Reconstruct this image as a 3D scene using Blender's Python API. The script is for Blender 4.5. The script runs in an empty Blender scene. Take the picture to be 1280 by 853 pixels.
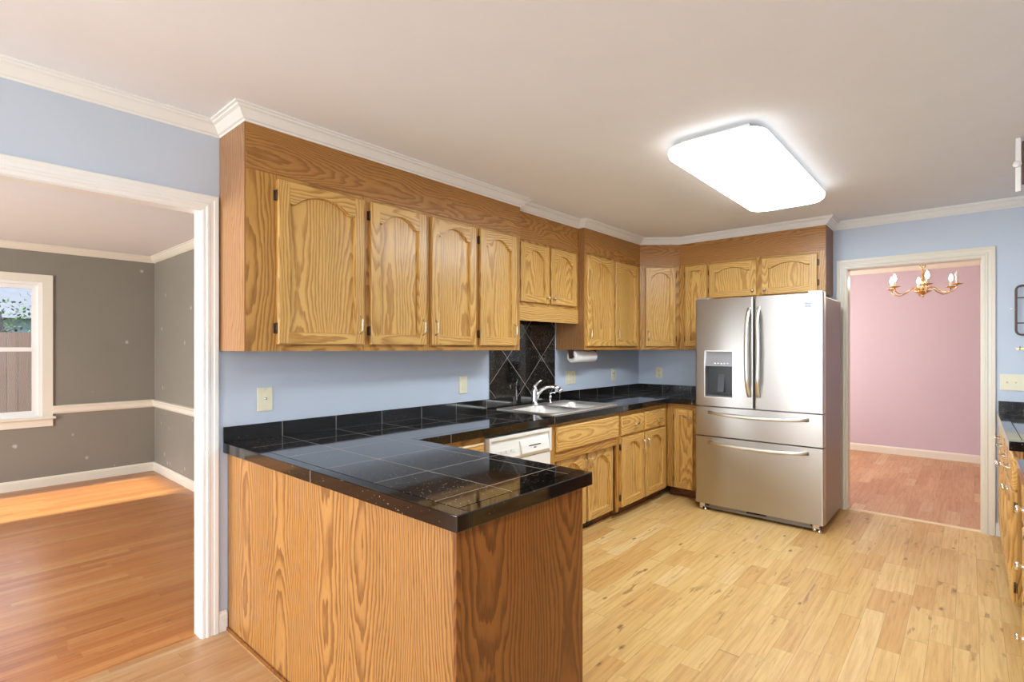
import bpy, bmesh, math, random
from mathutils import Vector, Matrix
random.seed(7)
S = bpy.context.scene
COL = S.collection
PI = math.pi

# ------------------------------------------------------------------ camera
cam_d = bpy.data.cameras.new('camera'); cam = bpy.data.objects.new('camera', cam_d); COL.objects.link(cam)
cam.location = (2.7247, -5.2272, 1.3743); cam.rotation_euler = (PI/2, 0, 0.7247)
cam_d.sensor_width = 36; cam_d.lens = 649.57*36/1280
cam_d.shift_x = 3.43/1280; cam_d.shift_y = 9.34/1280
cam_d.clip_start = 0.02; cam_d.clip_end = 300
S.camera = cam

# ------------------------------------------------------------------ light and exposure
FIXTURE_E, FILL_GLOBE_E, BULB_E = 18.0, 2.0, 60.0
S.view_settings.view_transform = 'Standard'; S.view_settings.look = 'None'
S.view_settings.gamma = 1; S.view_settings.use_curve_mapping = False
S.view_settings.exposure = 0.60
w = bpy.data.worlds.new('sky'); S.world = w; w.use_nodes = True
bg = w.node_tree.nodes['Background']; bg.inputs['Color'].default_value = (0.70, 0.80, 1.0, 1); bg.inputs['Strength'].default_value = 1.9

def lamp(name, kind, loc, rot, energy, color, **kw):
    d = bpy.data.lights.new(name, kind); d.energy = energy; d.color = color
    for k, v in kw.items(): setattr(d, k, v)
    o = bpy.data.objects.new(name, d); COL.objects.link(o); o.location = loc; o.rotation_euler = rot
    return o
sun_dir = Vector((0.03, 1.0, -0.44)).normalized()
sun = lamp('sun', 'SUN', (0, -20, 20), (0, 0, 0), 15.0, (0.84, 0.92, 1.0), angle=0.02)
sun.rotation_euler = sun_dir.to_track_quat('-Z', 'Y').to_euler()
# lamps in unseen windows; all but the first are added to brighten the rooms
lamp('unseen_window_light', 'AREA', (0.33, -8.16, 1.1), (PI/2, 0, 0), 45, (0.95, 0.97, 1.0), shape='RECTANGLE', size=0.5, size_y=2.0)
lamp('unseen_window_light', 'AREA', (2.45, -8.16, 1.35), (PI/2, 0, 0), 40, (0.92, 0.965, 1.0), shape='RECTANGLE', size=1.4, size_y=1.8)
lamp('unseen_window_light', 'AREA', (3.56, -6.7, 1.4), (0, PI/2, 0), 15, (0.92, 0.965, 1.0), shape='RECTANGLE', size=1.3, size_y=1.6)
lamp('unseen_window_light', 'AREA', (-1.6, -8.16, 1.45), (PI/2, 0, 0), 125, (0.86, 0.93, 1.0), shape='RECTANGLE', size=1.2, size_y=1.5)
lamp('unseen_window_light', 'AREA', (0.06, 1.9, 1.4), (0, -PI/2, 0), 46, (1.0, 0.96, 0.92), shape='RECTANGLE', size=1.3, size_y=1.2)

# ------------------------------------------------------------------ helpers
class MB:
    """collects shapes in one bmesh"""
    def __init__(s): s.bm = bmesh.new(); s.mi = 0; s.uv = False
    def face(s, vs):
        try:
            f = s.bm.faces.new(vs); f.material_index = s.mi; return f
        except ValueError: return None
    def box(s, x0, x1, y0, y1, z0, z1, bev=0):
        b = bmesh.new()
        P = [b.verts.new(p) for p in ((x0,y0,z0),(x1,y0,z0),(x1,y1,z0),(x0,y1,z0),(x0,y0,z1),(x1,y0,z1),(x1,y1,z1),(x0,y1,z1))]
        for q in ((0,3,2,1),(4,5,6,7),(0,1,5,4),(1,2,6,5),(2,3,7,6),(3,0,4,7)): b.faces.new([P[i] for i in q])
        if bev: bmesh.ops.bevel(b, geom=b.edges[:], offset=bev, segments=2, affect='EDGES', profile=0.6)
        s.merge(b); return s
    def merge(s, b, M=None):
        if M is not None: bmesh.ops.transform(b, matrix=M, verts=b.verts[:])
        m = {}
        for v in b.verts: m[v] = s.bm.verts.new(v.co)
        for f in b.faces:
            g = s.face([m[v] for v in f.verts])
            if g: g.smooth = f.smooth
        b.free()
    def prism(s, pts, axis, c0, c1):
        """pts: 2D outline, extruded along axis from c0 to c1"""
        def mk(p, c):
            return {'x': (c, p[0], p[1]), 'y': (p[0], c, p[1]), 'z': (p[0], p[1], c)}[axis]
        A = [s.bm.verts.new(mk(p, c0)) for p in pts]; B = [s.bm.verts.new(mk(p, c1)) for p in pts]
        n = len(pts); s.face(A[::-1]); s.face(B)
        for i in range(n): s.face([A[i], A[(i+1) % n], B[(i+1) % n], B[i]])
        return s
    def lathe(s, prof, M=None, seg=20, smooth=True):
        """prof: (r, z) revolved about z"""
        b = bmesh.new(); rings = []
        for r, z in prof:
            if r < 1e-6: rings.append([b.verts.new((0, 0, z))])
            else: rings.append([b.verts.new((r*math.cos(2*PI*i/seg), r*math.sin(2*PI*i/seg), z)) for i in range(seg)])
        for A, B in zip(rings, rings[1:]):
            for i in range(seg):
                j = (i+1) % seg
                if len(A) == 1 and len(B) == 1: continue
                vs = [A[0], B[j], B[i]] if len(A) == 1 else ([A[i], A[j], B[0]] if len(B) == 1 else [A[i], A[j], B[j], B[i]])
                f = b.faces.new(vs); f.smooth = smooth
        s.merge(b, M); return s
    def tube(s, pts, r, seg=10, close=False):
        pts = [Vector(p) for p in pts]; n = len(pts); rings = []
        rr = r if isinstance(r, (list, tuple)) else [r]*n
        up = Vector((0.13, 0.27, 0.95)).normalized(); X = None
        for i, p in enumerate(pts):
            if close: t = (pts[(i+1) % n]-pts[i-1]).normalized()
            else: t = (pts[min(i+1, n-1)]-pts[max(i-1, 0)]).normalized()
            if X is None: X = t.cross(up).normalized()
            X = (X - t*X.dot(t)).normalized(); Y = t.cross(X)
            rings.append([s.bm.verts.new(p + (X*math.cos(2*PI*k/seg)+Y*math.sin(2*PI*k/seg))*rr[i]) for k in range(seg)])
        for i in range(n if close else n-1):
            A, B = rings[i], rings[(i+1) % n]
            for k in range(seg):
                f = s.face([A[k], A[(k+1) % seg], B[(k+1) % seg], B[k]])
                if f: f.smooth = True
        if not close: s.face(rings[0][::-1]); s.face(rings[-1])
        return s
    def build(s, name, mats, parent=None, loc=(0, 0, 0), rot=(0, 0, 0)):
        bmesh.ops.recalc_face_normals(s.bm, faces=s.bm.faces[:])
        me = bpy.data.meshes.new(name); s.bm.to_mesh(me); s.bm.free()
        if s.uv:
            lay = me.uv_layers.new(name='brush')
            for l in me.loops:
                co = me.vertices[l.vertex_index].co; lay.data[l.index].uv = (co.z, co.x+0.3*co.y)
        for m in (mats if isinstance(mats, (list, tuple)) else [mats]): me.materials.append(m)
        o = bpy.data.objects.new(name, me); COL.objects.link(o); o.location = loc; o.rotation_euler = rot
        if parent is not None: o.parent = parent
        return o

def tag(o, label, cat, group=None, kind=None):
    if label: o['label'] = label
    if cat: o['category'] = cat
    if group: o['group'] = group
    if kind: o['kind'] = kind
    return o
def thing(name, label, cat, loc=(0, 0, 0), rz=0, group=None):
    o = bpy.data.objects.new(name, None); COL.objects.link(o); o.location = loc; o.rotation_euler = (0, 0, rz)
    o.empty_display_size = 0.1
    return tag(o, label, cat, group)
def struct(name, mb, mats, label=None, cat=None, parent=None):
    o = mb.build(name, mats, parent); o['kind'] = 'structure'
    return tag(o, label, cat)
def rrect(x0, x1, y0, y1, r, n=6):
    out = []
    for cx, cy, a0 in ((x1-r, y1-r, 0), (x0+r, y1-r, PI/2), (x0+r, y0+r, PI), (x1-r, y0+r, 1.5*PI)):
        for k in range(n+1):
            a = a0+PI/2*k/n; out.append((cx+r*math.cos(a), cy+r*math.sin(a)))
    return out
def sweep(mb, path, prof, closed=False):
    """mitred moulding: prof = (offset to the right of travel, z)"""
    n = len(path); rows = []
    for i in range(n):
        p = Vector(path[i]).to_2d() if len(path[i]) > 2 else Vector(path[i])
        d0 = (p-Vector(path[i-1])).normalized() if (i > 0 or closed) else None
        d1 = (Vector(path[(i+1) % n])-p).normalized() if (i < n-1 or closed) else None
        if d0 is None: d0 = d1
        if d1 is None: d1 = d0
        n0 = Vector((d0.y, -d0.x)); n1 = Vector((d1.y, -d1.x)); m = (n0+n1).normalized(); k = 1/max(0.3, m.dot(n0))
        rows.append([mb.bm.verts.new((p.x+m.x*k*o, p.y+m.y*k*o, z)) for o, z in prof])
    q = len(prof)
    for i in range(n if closed else n-1):
        A, B = rows[i], rows[(i+1) % n]
        for j in range(q): mb.face([A[j], A[(j+1) % q], B[(j+1) % q], B[j]])
    if not closed: mb.face(rows[0]); mb.face(rows[-1][::-1])

# ------------------------------------------------------------------ materials
class NT:
    def __init__(s, name):
        s.m = bpy.data.materials.new(name); s.m.use_nodes = True; s.t = s.m.node_tree
        s.b = s.t.nodes['Principled BSDF']; s.out = s.t.nodes['Material Output']
    def n(s, typ, **kw):
        x = s.t.nodes.new(typ)
        for k, v in kw.items(): setattr(x, k, v)
        return x
    def set(s, sock, v):
        if hasattr(v, 'is_output'): s.t.links.new(v, sock)
        else: sock.default_value = v
    def math(s, op, a, b=0.0, c=None):
        x = s.n('ShaderNodeMath', operation=op); s.set(x.inputs[0], a); s.set(x.inputs[1], b)
        if c is not None: s.set(x.inputs[2], c)
        return x.outputs[0]
    def mix(s, f, a, b, blend='MIX'):
        x = s.n('ShaderNodeMix', data_type='RGBA', blend_type=blend); s.set(x.inputs[0], f); s.set(x.inputs[6], a); s.set(x.inputs[7], b); return x.outputs[2]
    def comb(s, a, b, c):
        x = s.n('ShaderNodeCombineXYZ'); s.set(x.inputs[0], a); s.set(x.inputs[1], b); s.set(x.inputs[2], c); return x.outputs[0]
    def sep(s, v):
        x = s.n('ShaderNodeSeparateXYZ'); s.set(x.inputs[0], v); return x.outputs
    def noise(s, v, scale, detail=2, rough=0.5, dist=0):
        x = s.n('ShaderNodeTexNoise'); s.set(x.inputs['Vector'], v); x.inputs['Scale'].default_value = scale
        x.inputs['Detail'].default_value = detail; x.inputs['Roughness'].default_value = rough; x.inputs['Distortion'].default_value = dist; return x.outputs['Fac']
    def white(s, v, dim='3D'):
        x = s.n('ShaderNodeTexWhiteNoise', noise_dimensions=dim)
        s.set(x.inputs['Vector'] if dim != '1D' else x.inputs['W'], v); return x.outputs
    def ramp(s, f, stops):
        x = s.n('ShaderNodeValToRGB'); s.set(x.inputs[0], f); e = x.color_ramp.elements
        while len(e) < len(stops): e.new(0.5)
        for k, (p, c) in zip(e, stops): k.position = p; k.color = (*c, 1) if len(c) == 3 else c
        return x.outputs[0]
    def obj(s): return s.n('ShaderNodeTexCoord').outputs['Object']
    def pos(s): return s.n('ShaderNodeNewGeometry').outputs['Position']
    def bump(s, h, strength=0.2, dist=0.002):
        x = s.n('ShaderNodeBump'); x.inputs['Strength'].default_value = strength; x.inputs['Distance'].default_value = dist
        s.set(x.inputs['Height'], h); s.t.links.new(x.outputs[0], s.b.inputs['Normal'])
    def p(s, **kw):
        for k, v in kw.items(): s.set(s.b.inputs[k.replace('_', ' ')], v)
        return s
def c4(c): return (*c, 1)
def plain(name, col, rough=0.5, metal=0.0, var=0.05, spec=0.5, scale=6.0, bump=0.0):
    """paint, plastic, metal: flat colour with slight unevenness"""
    t = NT(name); v = t.pos(); n = t.noise(v, scale, 3)
    t.p(Base_Color=t.mix(n, c4([c*(1-var) for c in col]), c4([min(1, c*(1+var)) for c in col])), Roughness=rough, Metallic=metal, Specular_IOR_Level=spec)
    if bump: t.bump(t.noise(v, 260, 2), bump, 0.001)
    return t.m
def oak(name, light, dark, grain='Z', rough=0.33, freq=82.0, tilt=0.10, b0=0.02, leaf=0.26):
    t = NT(name); o = t.sep(t.obj()); rnd = t.n('ShaderNodeObjectInfo').outputs['Random']
    ax = {'Z': (0, 1, 2), 'X': (2, 1, 0), 'Y': (2, 0, 1)}[grain]
    r2 = t.white(t.math('MULTIPLY', rnd, 91.7), '1D')[0]
    a, b, g = o[ax[0]], o[ax[1]], t.math('ADD', o[ax[2]], t.math('MULTIPLY', rnd, 23.0))
    q = t.comb(t.math('MULTIPLY', a, 1.0), b, t.math('MULTIPLY', g, 0.16))
    # boards (veneer leaves) about 0.24 wide, each with its own piece of the log
    au = t.math('ADD', t.math('DIVIDE', a, leaf), t.math('MULTIPLY', r2, 7.0)); li = t.math('FLOOR', au)
    wl = t.sep(t.white(t.comb(li, r2, 0.0))[1])
    al = t.math('MULTIPLY', t.math('SUBTRACT', t.math('FRACT', au), t.math('ADD', 0.2, t.math('MULTIPLY', wl[0], 0.6))), leaf)
    gl = t.math('ADD', g, t.math('MULTIPLY', wl[1], 9.0))
    wob = t.math('SUBTRACT', t.noise(t.comb(al, t.math('MULTIPLY', wl[2], 5.0), t.math('MULTIPLY', gl, 0.20)), 4.0, 3, 0.5), 0.5)
    wob2 = t.math('SUBTRACT', t.noise(t.comb(al, b, t.math('MULTIPLY', gl, 0.22)), 22, 3), 0.5)
    gn = t.noise(t.comb(t.math('MULTIPLY', wl[2], 9.0), 0.0, gl), 0.9, 1)
    bb = t.math('ADD', b0, t.math('ADD', t.math('MULTIPLY', gn, tilt*2.2), t.math('MULTIPLY', b, 0.6)))
    aa = t.math('MULTIPLY', al, 1.15)
    rad = t.math('SQRT', t.math('ADD', t.math('MULTIPLY', aa, aa), t.math('MULTIPLY', bb, bb)))
    rad = t.math('ADD', rad, t.math('ADD', t.math('MULTIPLY', wob, 0.06), t.math('MULTIPLY', wob2, 0.022)))
    f = t.math('FRACT', t.math('MULTIPLY', rad, freq))
    line = t.ramp(f, [(0.0, (0.0,)*3), (0.35, (0.10,)*3), (0.72, (0.95,)*3), (0.90, (1.0,)*3), (1.0, (0.0,)*3)])
    pore = t.noise(t.comb(t.math('MULTIPLY', a, 1.0), b, t.math('MULTIPLY', g, 0.03)), 420, 2, 0.6)
    pore = t.ramp(pore, [(0.35, (0,)*3), (0.75, (1,)*3)])
    big = t.noise(q, 5, 2)
    fac = t.math('ADD', t.math('MULTIPLY', line, 0.60), t.math('MULTIPLY', pore, t.math('ADD', 0.22, t.math('MULTIPLY', line, 0.30))))
    col = t.mix(fac, c4(light), c4(dark))
    col = t.mix(t.math('MULTIPLY', t.math('ABSOLUTE', t.math('SUBTRACT', big, 0.5)), 0.9), col, c4([x*0.72 for x in dark]))
    t.p(Base_Color=col, Roughness=rough, Specular_IOR_Level=0.45)
    t.bump(t.math('MULTIPLY', pore, -1.0), 0.08, 0.0006)
    return t.m
def planks(name, cols, width, length, rough=0.3, knots=0.6, gap=0.6):
    t = NT(name); p = t.sep(t.pos())
    xr = t.math('DIVIDE', p[0], width); row = t.math('FLOOR', xr)
    r1 = t.white(row, '1D')[0]
    yy = t.math('ADD', t.math('DIVIDE', p[1], length), t.math('MULTIPLY', r1, 17.3))
    yy = t.math('ADD', yy, t.math('MULTIPLY', t.math('SINE', t.math('ADD', t.math('MULTIPLY', yy, 2.3), t.math('MULTIPLY', r1, 30))), 0.32))
    cell = t.math('FLOOR', yy)
    w3 = t.white(t.comb(row, cell, 0.0)); rv = w3[0]
    n = len(cols); base = t.ramp(rv, [(i/(n-1), c) for i, c in enumerate(cols)])
    shift = t.math('MULTIPLY', rv, 40.0)
    gq = t.comb(t.math('ADD', p[0], shift), t.math('MULTIPLY', p[1], 0.045), 0.0)
    grain = t.noise(gq, 55, 4, 0.65, 0.6); fine = t.noise(t.comb(p[0], t.math('MULTIPLY', p[1], 0.06), shift), 190, 2)
    col = t.mix(t.math('MULTIPLY', t.ramp(grain, [(0.42, (0,)*3), (0.72, (1,)*3)]), 0.62), base, t.mix(1.0, base, (0.60, 0.42, 0.27, 1), 'MULTIPLY'))
    col = t.mix(t.math('MULTIPLY', fine, 0.30), col, t.mix(1.0, base, (0.7, 0.55, 0.4, 1), 'MULTIPLY'))
    vo = t.n('ShaderNodeTexVoronoi'); t.set(vo.inputs['Vector'], t.comb(t.math('ADD', p[0], shift), t.math('MULTIPLY', p[1], 0.42), shift)); vo.inputs['Scale'].default_value = 9.0
    kd = t.math('ADD', vo.outputs['Distance'], t.math('MULTIPLY', t.math('SUBTRACT', t.noise(t.pos(), 60, 2), 0.5), 0.13))
    km = t.ramp(kd, [(0.03, (1,)*3), (0.12, (0,)*3)])
    keep = t.math('GREATER_THAN', t.sep(vo.outputs['Color'])[0], 0.22)
    col = t.mix(t.math('MULTIPLY', t.math('MULTIPLY', km, keep), knots), col, (0.16, 0.075, 0.03, 1))
    st = t.noise(t.comb(t.math('ADD', p[0], shift), t.math('MULTIPLY', p[1], 0.16), shift), 26, 3, 0.6)
    patch = t.noise(t.comb(p[0], p[1], shift), 2.2, 1)
    sm = t.math('MULTIPLY', t.ramp(st, [(0.60, (0,)*3), (0.66, (1,)*3)]), t.ramp(patch, [(0.45, (0,)*3), (0.62, (1,)*3)]))
    col = t.mix(t.math('MULTIPLY', sm, knots*0.75), col, (0.26, 0.12, 0.045, 1))
    fx = t.math('ABSOLUTE', t.math('SUBTRACT', t.math('FRACT', xr), 0.5)); fy = t.math('ABSOLUTE', t.math('SUBTRACT', t.math('FRACT', yy), 0.5))
    g = t.math('MAXIMUM', t.math('GREATER_THAN', fx, 0.5-0.0009/width), t.math('GREATER_THAN', fy, 0.5-0.0011/length))
    col = t.mix(t.math('MULTIPLY', g, gap), col, (0.17, 0.085, 0.035, 1))
    t.p(Base_Color=col, Roughness=t.math('ADD', rough, t.math('MULTIPLY', grain, 0.12)), Specular_IOR_Level=0.5)
    t.bump(t.math('SUBTRACT', t.math('MULTIPLY', rv, 0.25), g), 0.10, 0.001)
    return t.m
def granite(name, lines, rough=0.035, dens=0.14, ior=1.6):
    """polished black tile with gold and white flecks; lines = list of (axis, origin, pitch) or diagonal"""
    t = NT(name); P = t.pos(); p = t.sep(P)
    vo = t.n('ShaderNodeTexVoronoi'); t.set(vo.inputs['Vector'], P); vo.inputs['Scale'].default_value = 210
    cr = t.sep(vo.outputs['Color'])
    fl = t.math('MULTIPLY', t.math('LESS_THAN', vo.outputs['Distance'], t.math('ADD', 0.12, t.math('MULTIPLY', cr[2], 0.28))), t.math('GREATER_THAN', cr[0], t.math('SUBTRACT', 0.97, t.math('MULTIPLY', t.noise(P, 5, 2), dens))))
    cloud = t.noise(P, 9, 3)
    col = t.mix(cloud, (0.004, 0.004, 0.004, 1), (0.014, 0.011, 0.009, 1))
    col = t.mix(fl, col, t.mix(cr[1], (0.42, 0.28, 0.12, 1), (0.62, 0.58, 0.52, 1)))
    g = None; ids = []
    for ax, o, pitch in lines:
        if ax in ('x', 'y', 'z'): c = p['xyz'.index(ax)]
        elif ax == 'd1': c = t.math('ADD', p[1], p[2])
        else: c = t.math('SUBTRACT', p[1], p[2])
        u = t.math('DIVIDE', t.math('SUBTRACT', c, o), pitch); ids.append(t.math('FLOOR', u))
        m = t.math('LESS_THAN', t.math('ABSOLUTE', t.math('SUBTRACT', t.math('FRACT', t.math('ADD', u, 0.5)), 0.5)), (0.0024 if ax[0] == 'd' else 0.0014)/pitch)
        g = m if g is None else t.math('MAXIMUM', g, m)
    while len(ids) < 2: ids.append(0.0)
    wn = t.white(t.comb(ids[0], ids[1], 0.0))
    tile = t.math('ADD', t.math('MULTIPLY', wn[0], 0.9), 0.55)
    col = t.mix(1.0, col, t.comb(tile, tile, tile), 'MULTIPLY')
    col = t.mix(g, col, (0.34, 0.31, 0.27, 1))
    t.p(Base_Color=col, Roughness=t.math('ADD', t.math('MULTIPLY', g, 0.5), t.math('ADD', rough, t.math('MULTIPLY', cloud, 0.05))), IOR=ior)
    # every tile lies at a very slightly different tilt
    vm = t.n('ShaderNodeVectorMath', operation='SUBTRACT'); t.set(vm.inputs[0], wn[1]); vm.inputs[1].default_value = (0.5, 0.5, 0.5)
    sc = t.n('ShaderNodeVectorMath', operation='SCALE'); t.set(sc.inputs[0], vm.outputs[0]); sc.inputs['Scale'].default_value = 0.008
    ad = t.n('ShaderNodeVectorMath', operation='ADD'); t.set(ad.inputs[0], t.n('ShaderNodeNewGeometry').outputs['Normal']); t.set(ad.inputs[1], sc.outputs[0])
    t.t.links.new(ad.outputs[0], t.b.inputs['Normal'])
    return t.m
def steel(name, col, rough=0.26, aniso=0.75, axis='Z'):
    t = NT(name); o = t.sep(t.obj())
    n = t.noise(t.comb(t.math('MULTIPLY', o[0], 0.02), o[1], o[2]), 900, 2)
    cloud = t.noise(t.pos(), 2.5, 2)
    t.p(Base_Color=t.mix(n, c4([c*0.93 for c in col]), c4(col)), Metallic=1.0, Roughness=rough, Anisotropic=aniso)
    tg = t.n('ShaderNodeTangent', direction_type='UV_MAP', uv_map='brush'); t.t.links.new(tg.outputs[0], t.b.inputs['Tangent'])
    return t.m
def emit(name, col, strength):
    t = NT(name); n = t.noise(t.obj(), 3, 1)
    t.p(Base_Color=(0.9, 0.9, 0.9, 1), Emission_Color=t.mix(n, c4(col), c4([c*0.98 for c in col])), Emission_Strength=strength, Roughness=0.4)
    return t.m
def glass(name):
    t = NT(name); tr = t.n('ShaderNodeBsdfTransparent'); gl = t.n('ShaderNodeBsdfGlossy'); gl.inputs['Roughness'].default_value = 0.02
    fr = t.n('ShaderNodeFresnel'); fr.inputs['IOR'].default_value = 1.45
    mx = t.n('ShaderNodeMixShader'); t.t.links.new(fr.outputs[0], mx.inputs[0]); t.t.links.new(tr.outputs[0], mx.inputs[1]); t.t.links.new(gl.outputs[0], mx.inputs[2])
    t.t.links.new(mx.outputs[0], t.out.inputs['Surface']); t.t.nodes.remove(t.b)
    return t.m
def patched_wall(name, col):
    """grey paint with pale filler spots"""
    t = NT(name); P = t.pos(); p = t.sep(P)
    vo = t.n('ShaderNodeTexVoronoi'); t.set(vo.inputs['Vector'], t.comb(p[0], p[1], t.math('MULTIPLY', p[2], 0.8))); vo.inputs['Scale'].default_value = 6.5
    cr = t.sep(vo.outputs['Color'])
    d = t.math('ADD', vo.outputs['Distance'], t.math('MULTIPLY', t.math('SUBTRACT', t.noise(P, 40, 2), 0.5), 0.12))
    m = t.math('MULTIPLY', t.ramp(d, [(0.06, (1,)*3), (0.13, (0,)*3)]), t.math('GREATER_THAN', cr[0], 0.30))
    n = t.noise(P, 1.7, 3)
    base = t.mix(n, c4([c*0.92 for c in col]), c4([c*1.06 for c in col]))
    t.p(Base_Color=t.mix(t.math('MULTIPLY', m, 0.7), base, (0.55, 0.54, 0.51, 1)), Roughness=0.45, Specular_IOR_Level=0.35)
    return t.m

M_blue = plain('blue_wall_paint', (0.55, 0.61, 0.70), 0.45, var=0.02, spec=0.35, bump=0.03)
M_ceil = plain('ceiling_paint', (0.84, 0.85, 0.87), 0.85, var=0.02, spec=0.2)
M_trim = plain('white_trim_paint', (0.84, 0.82, 0.78), 0.28, var=0.02)
M_cream = plain('cream_trim_paint', (0.76, 0.70, 0.58), 0.30, var=0.02)
M_grey = patched_wall('grey_wall_paint', (0.245, 0.222, 0.180))
M_pink = plain('pink_wall_paint', (0.60, 0.475, 0.52), 0.55, var=0.03, spec=0.3, scale=1.3)
M_birch = planks('pale_plank_floor', [(0.60, 0.345, 0.115), (0.70, 0.455, 0.170), (0.75, 0.52, 0.215), (0.72, 0.48, 0.185), (0.63, 0.37, 0.125), (0.78, 0.57, 0.27)], 0.089, 0.52, 0.30, 0.95, 0.5)
M_orange = planks('orange_strip_floor', [(0.40, 0.145, 0.036), (0.48, 0.190, 0.052), (0.52, 0.225, 0.068), (0.45, 0.165, 0.042), (0.56, 0.28, 0.10)], 0.057, 0.85, 0.24, 0.55, 0.35)
M_tan = planks('tan_strip_floor', [(0.42, 0.22, 0.09), (0.48, 0.27, 0.12), (0.52, 0.31, 0.15), (0.45, 0.24, 0.10), (0.55, 0.36, 0.19)], 0.057, 0.85, 0.26, 0.5, 0.35)
M_rose = planks('plank_floor_rosy_cast', [(0.50, 0.25, 0.115), (0.56, 0.30, 0.145), (0.60, 0.34, 0.17), (0.53, 0.27, 0.125), (0.66, 0.44, 0.25)], 0.089, 0.52, 0.32, 0.55, 0.3)  # reddish light of the pink room is mixed into the plank colours
LD, DD = (0.74, 0.455, 0.140), (0.40, 0.185, 0.038)
O_door_v = oak('golden_oak_upright', LD, DD, 'Z', 0.30)
O_door_h = oak('golden_oak_level', LD, DD, 'X', 0.30)
O_fr_v = oak('frame_oak_upright', (0.58, 0.305, 0.072), (0.25, 0.098, 0.016), 'Z', 0.34)
O_fr_h = oak('frame_oak_level', (0.58, 0.305, 0.072), (0.25, 0.098, 0.016), 'X', 0.34)
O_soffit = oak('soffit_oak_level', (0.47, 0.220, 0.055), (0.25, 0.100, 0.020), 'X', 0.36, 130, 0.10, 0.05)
O_side = oak('side_veneer_upright', (0.40, 0.200, 0.075), (0.26, 0.110, 0.036), 'Z', 0.20, 100)
O_pen = oak('peninsula_veneer_upright', (0.46, 0.222, 0.060), (0.17, 0.060, 0.011), 'Z', 0.38, 84, 0.12, 0.035, 0.36)
O_end = oak('dark_oak_upright', (0.285, 0.098, 0.019), (0.105, 0.028, 0.005), 'Z', 0.36, 84, 0.16, 0.015, 0.33)  # darker, redder oak tone than the peninsula back
O_toe = oak('toe_board_oak', (0.22, 0.080, 0.030), (0.11, 0.038, 0.014), 'X', 0.4)
TX, TY = ('x', 0.88, 0.32), ('y', -3.658, 0.31)
G_top = granite('black_granite_counter_tile', [TX, TY], 0.03, 0.14, 1.95)
G_edge = granite('black_granite_edge_tile', [('x', 0.86, 1.6), ('y', -2.42, 0.93)], 0.03, 0.0)
G_back = granite('black_granite_splash_tile', [('x', 0.282, 0.31), ('y', -3.658, 0.31)], 0.04, 0.24)
G_diag = granite('black_granite_diagonal_tile', [('d1', -0.885, 0.4366), ('d2', -3.048, 0.4366)], 0.05, 0.26)
M_steel = steel('brushed_steel', (0.55, 0.54, 0.515), 0.30, 0.93)
M_steel_h = plain('brushed_steel_handle', (0.78, 0.76, 0.72), 0.36, 1.0, 0.02)
M_fside = plain('fridge_side_grey', (0.30, 0.28, 0.275), 0.38, 0.6, 0.02)
M_chrome = plain('chrome', (0.82, 0.82, 0.83), 0.07, 1.0, 0.01)
M_sink = plain('sink_steel', (0.86, 0.84, 0.80), 0.42, 1.0, 0.03)
M_nickel = plain('nickel_brass_pull', (0.80, 0.72, 0.58), 0.28, 1.0, 0.02)
M_bronze = plain('dark_bronze_hinge', (0.12, 0.07, 0.045), 0.4, 0.8, 0.1)
M_black = plain('black_plastic', (0.012, 0.012, 0.013), 0.3, 0, 0.05)
M_dkgrey = plain('dark_grey_plastic', (0.07, 0.08, 0.085), 0.3, 0, 0.05)
M_white = plain('white_appliance_enamel', (0.84, 0.82, 0.76), 0.25, 0, 0.01)
M_plate = plain('almond_plastic', (0.80, 0.74, 0.54), 0.35, 0, 0.02)
M_paper = plain('paper_towel', (0.85, 0.82, 0.78), 0.95, 0, 0.03, 0.1, 40)
M_brass = plain('polished_brass', (0.70, 0.47, 0.20), 0.2, 1.0, 0.02)
M_candle = plain('candle_sleeve', (0.85, 0.82, 0.74), 0.5, 0, 0.02)
M_iron = plain('brown_iron', (0.12, 0.065, 0.05), 0.45, 0.3, 0.08)
M_badge = plain('badge_grey', (0.30, 0.30, 0.31), 0.4, 0.6, 0.02)
M_thr = plain('pale_threshold_wood', (0.78, 0.60, 0.38), 0.4, 0, 0.06)
M_panel = plain('satin_grey_panel', (0.42, 0.46, 0.52), 0.28, 0.7, 0.03)
M_glass = glass('window_glass')
M_fixture = emit('fluorescent_diffuser', (0.82, 0.92, 1.0), FIXTURE_E)
M_fill_diffuser = emit('fill_light_diffuser', (0.82, 0.92, 1.0), 8.0)  # for the added fill light above the camera
M_fixture_side = emit('diffuser_end_lens', (0.94, 0.97, 1.0), 2.0)
M_globe = emit('fill_globe', (1.0, 0.96, 0.90), FILL_GLOBE_E)  # glow of the added globe behind the camera
M_bulb = emit('flame_bulb', (1.0, 0.86, 0.66), BULB_E)
M_fence = oak('weathered_fence_wood', (0.42, 0.24, 0.19), (0.28, 0.15, 0.12), 'Z', 0.8)
M_siding = plain('blue_grey_siding', (0.25, 0.29, 0.34), 0.7, 0, 0.05)
M_roof = plain('grey_roof', (0.15, 0.15, 0.16), 0.9, 0, 0.2)
M_bark = plain('bark', (0.10, 0.085, 0.075), 0.9, 0, 0.35, 0.2, 12)
M_leaf = plain('leaves', (0.06, 0.11, 0.035), 0.7, 0, 0.4, 0.3, 3)
M_lawn = plain('lawn', (0.12, 0.19, 0.06), 0.95, 0, 0.35, 0.1, 4)
M_sun_block = plain('sun_block_grey', (0.45, 0.43, 0.40), 0.9, 0, 0.1)  # for the added slab that blocks the sun

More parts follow.
